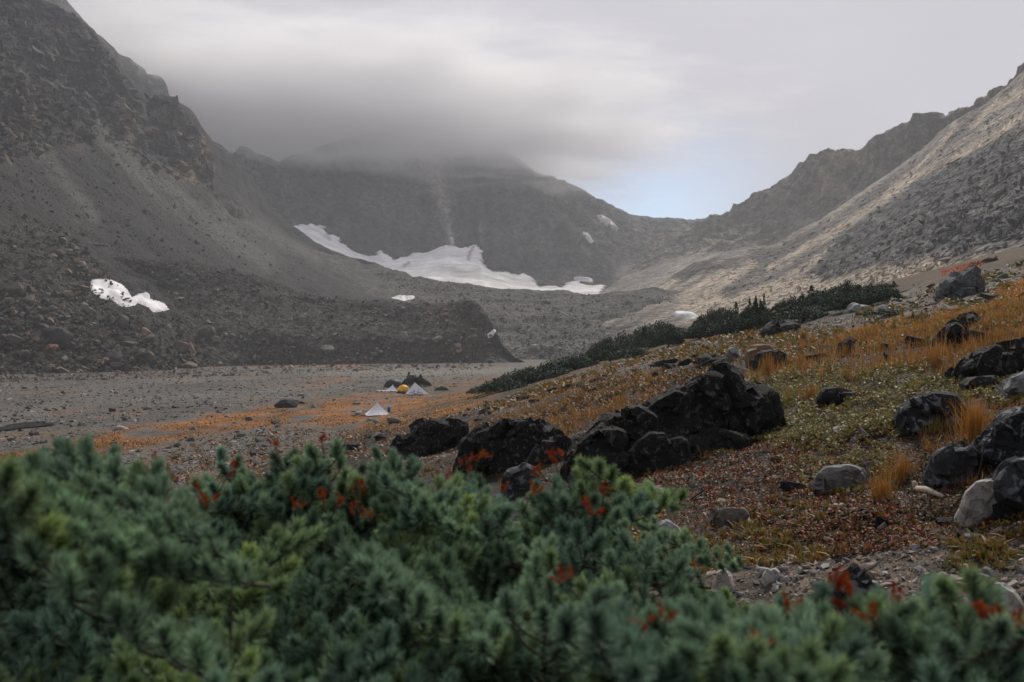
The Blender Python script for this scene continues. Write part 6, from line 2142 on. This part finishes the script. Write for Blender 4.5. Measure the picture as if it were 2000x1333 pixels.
pb, _ = camp_spot(759, 806)
t = thing('backpack', pb + np.array([0, .3, 0]), .4, 'bright blue backpack resting behind the lone white tent', 'backpack')
rounded_box('pack_body', .34, .28, .42, M_BLUE, t, (0, 0, .21))
rounded_box('top_lid', .30, .26, .14, M_BLUE, t, (0, 0, .45))
rounded_box('front_pocket', .26, .10, .3, M_BLUE, t, (0, -.17, .25))
link('strap', tube_mesh('strap', [tube([(-.1, .14, .40), (-.12, .2, .25), (-.1, .15, .1)], .015, 5)], M_BLACK), t)
link('strap', tube_mesh('strap', [tube([(.1, .14, .40), (.12, .2, .25), (.1, .15, .1)], .015, 5)], M_BLACK), t)
for x, y, lb in [(779, 769, 'dark brown duffel bag on the ground before the yellow dome tent'), (788, 770, 'dark red duffel bag next to the tent with the bicycle')]:
    pb, _ = camp_spot(x, y)
    t = thing('duffel_bag', pb, .1, lb, 'bag', 'bags by the tents')
    rounded_box('bag_body', .75, .38, .36, M_BROWN, t, (0, 0, .18))
    link('handle', tube_mesh('handle', [tube([(-.15, -.1, .34), (-.1, 0, .44), (.1, 0, .44), (.15, -.1, .34)], .013, 5)], M_BLACK), t)
pb, _ = camp_spot(745, 766)
t = thing('ground_sheet', pb, .1, 'white ground sheet spread beside the small white tent', 'ground sheet')
V = []
for j in range(9):
    for i in range(13):
        V.append(((i / 12 - .5) * 1.5, (j / 8 - .5) * .9, .10 + .06 * math.sin(i * 1.3 + j) + .03 * math.cos(j * 2.1)))
link('sheet', mesh_np('sheet', np.array(V), grid_faces(9, 13), M_TENT), t)
for s in (-1, 1):
    link('stake', tube_mesh('stake', [tube([(s * .74, -.44, .16), (s * .74, -.44, -.1)], .012, 5)], M_POLE), t)


def ring(rad, tr, seg=28, c=(0, 0, 0)):
    th = np.linspace(0, 2 * math.pi, seg + 1)
    return tube(np.stack([c[0] + rad * np.cos(th), c[1] + 0 * th, c[2] + rad * np.sin(th)], -1), tr, 6)


def bicycle(loc, rot, label):
    t = thing('bicycle', loc, 0, label, 'bicycle', 'bicycles at the camp')
    t.rotation_euler = rot
    for x in (-.52, .52):
        w_ = link('wheel', tube_mesh('wheel', [tube([(x, -.05, .35), (x, .05, .35)], .022, 8)], M_METAL), t)
        link('tyre', tube_mesh('tyre', [ring(.335, .028, c=(x, 0, .35))], M_BLACK), w_)
        link('rim', tube_mesh('rim', [ring(.30, .012, c=(x, 0, .35))], M_METAL), w_)
        sp = [tube([(x, 0, .35), (x + .3 * math.cos(a), 0, .35 + .3 * math.sin(a))], .002, 3) for a in np.linspace(0, 2 * math.pi, 14, endpoint=False)]
        for s_ in sp:
            link('spoke', tube_mesh('spoke', [s_], M_METAL), w_)
    bb, st, hd, hd2, rw = (-.08, 0, .33), (-.20, 0, .82), (.36, 0, .86), (.39, 0, .72), (-.52, 0, .35)
    link('frame', tube_mesh('frame', [tube([bb, st], .016, 6), tube([st, hd], .017, 6), tube([bb, hd2], .019, 6), tube([rw, bb], .011, 6), tube([rw, (-.19, 0, .76)], .010, 6), tube([hd, hd2], .02, 6)], M_METAL), t)
    link('fork', tube_mesh('fork', [tube([hd2, (.45, .05, .55), (.52, .05, .35)], .012, 5), tube([hd2, (.45, -.05, .55), (.52, -.05, .35)], .012, 5)], M_METAL), t)
    link('handlebar', tube_mesh('handlebar', [tube([(.33, -.33, 1.0), (.35, -.1, .98), (.35, .1, .98), (.33, .33, 1.0)], .014, 6), tube([hd, (.35, 0, .98)], .014, 6)], M_BLACK), t)
    rounded_box('saddle', .26, .13, .06, M_BLACK, t, (-.23, 0, .94))
    link('seat_post', tube_mesh('seat_post', [tube([st, (-.23, 0, .92)], .013, 6)], M_METAL), t)
    link('crank', tube_mesh('crank', [tube([(-.08, -.09, .33), (.05, -.09, .22)], .012, 5), tube([(-.08, .09, .33), (-.21, .09, .44)], .012, 5), ring(.09, .006, 16, (-.08, -.04, .33))], M_METAL), t)
    for s in (-1, 1):
        link('pedal', tube_mesh('pedal', [tube([(-.08 - s * -.13, s * -.09 - .05, .33 + s * -.11), (-.08 - s * -.13, s * -.09 + .05, .33 + s * -.11)], .02, 6)], M_BLACK), t)
    return t


pb, _ = camp_spot(813, 773)
bicycle(pb + np.array([0, -.4, .05]), (R(-55), 0, .15), 'dark bicycle lying against the white tent in front of the yellow dome')
pb, _ = camp_spot(706, 813)
bicycle(pb + np.array([-.1, -.3, .03]), (R(-84), 0, .2), 'dark bicycle laid flat on the ground beside the lone white tent')
pb, _ = camp_spot(699, 810)
t = thing('duffel_bag', pb + np.array([0, .4, 0]), .1, 'pale grey dry bag lying behind the flat bicycle', 'bag', 'bags by the tents')
M_PALEB = plain_mat('pale_fabric', (.5, .5, .55), .6)
rounded_box('bag_body', .8, .4, .3, M_PALEB, t, (0, 0, .15))
link('handle', tube_mesh('handle', [tube([(-.15, -.1, .28), (-.1, 0, .36), (.1, 0, .36), (.15, -.1, .28)], .013, 5)], M_BLACK), t)

# ------------------------------------------------------------------ cloud cap and air


def volume_mat(name, dens, colr, aniso):
    m = bpy.data.materials.new(name)
    m.use_nodes = True
    nt = m.node_tree
    nt.nodes.remove(nt.nodes['Principled BSDF'])
    v = nt.nodes.new('ShaderNodeVolumePrincipled')
    v.inputs['Density'].default_value = dens
    v.inputs['Color'].default_value = (*colr, 1)
    v.inputs['Anisotropy'].default_value = aniso
    nt.links.new(v.outputs[0], nt.nodes['Material Output'].inputs['Volume'])
    return m


def cloud(name, c, r_, dens, seed, label):
    """soft vapour: thick at the heart, thinning to nothing at the rim"""
    bm = bmesh.new()
    bmesh.ops.create_icosphere(bm, subdivisions=4, radius=1)
    me = bpy.data.meshes.new(name)
    bm.to_mesh(me)
    bm.free()
    m = volume_mat(name + '_vapour', dens, (.95, .95, .96), .25)
    nt = m.node_tree
    v = [n for n in nt.nodes if n.type == 'PRINCIPLED_VOLUME'][0]
    tcn = node(nt, 'ShaderNodeTexCoord')
    ns = node(nt, 'ShaderNodeTexNoise')
    ns.inputs['Scale'].default_value = 4.2
    ns.inputs['Detail'].default_value = 4
    ns.inputs['Roughness'].default_value = .55
    nt.links.new(tcn.outputs['Object'], ns.inputs['Vector'])
    le = node(nt, 'ShaderNodeVectorMath', operation='LENGTH')
    nt.links.new(tcn.outputs['Object'], le.inputs[0])
    ma = node(nt, 'ShaderNodeMath', operation='MULTIPLY_ADD')
    nt.links.new(ns.outputs['Fac'], ma.inputs[0])
    ma.inputs[1].default_value = 1.25
    nt.links.new(le.outputs['Value'], ma.inputs[2])
    mr = node(nt, 'ShaderNodeMapRange', interpolation_type='SMOOTHSTEP')
    nt.links.new(ma.outputs[0], mr.inputs['Value'])
    mr.inputs['From Min'].default_value = 1.42
    mr.inputs['From Max'].default_value = .92
    mr.inputs['To Min'].default_value = 0
    mr.inputs['To Max'].default_value = dens
    nt.links.new(mr.outputs[0], v.inputs['Density'])
    me.materials.append(m)
    o = link(name, me, None, c, None, r_)
    return tag(o, label, 'cloud', None, 'stuff')


cloud('cloud', (-270, 1045, 234), (640, 340, 118), .036, 41, 'grey cloud cap hiding the summit of the back mountain')

bm = bmesh.new()
bmesh.ops.create_cube(bm, size=1)
me = bpy.data.meshes.new('haze')
bm.to_mesh(me)
bm.free()
o = link('haze', me, None, (100, 700, 255), None, (2600, 1900, 550))
me.materials.append(volume_mat('haze_air', .00026, (.90, .94, 1.0), .2))
tag(o, 'thin mountain haze filling the valley', 'haze', None, 'stuff')
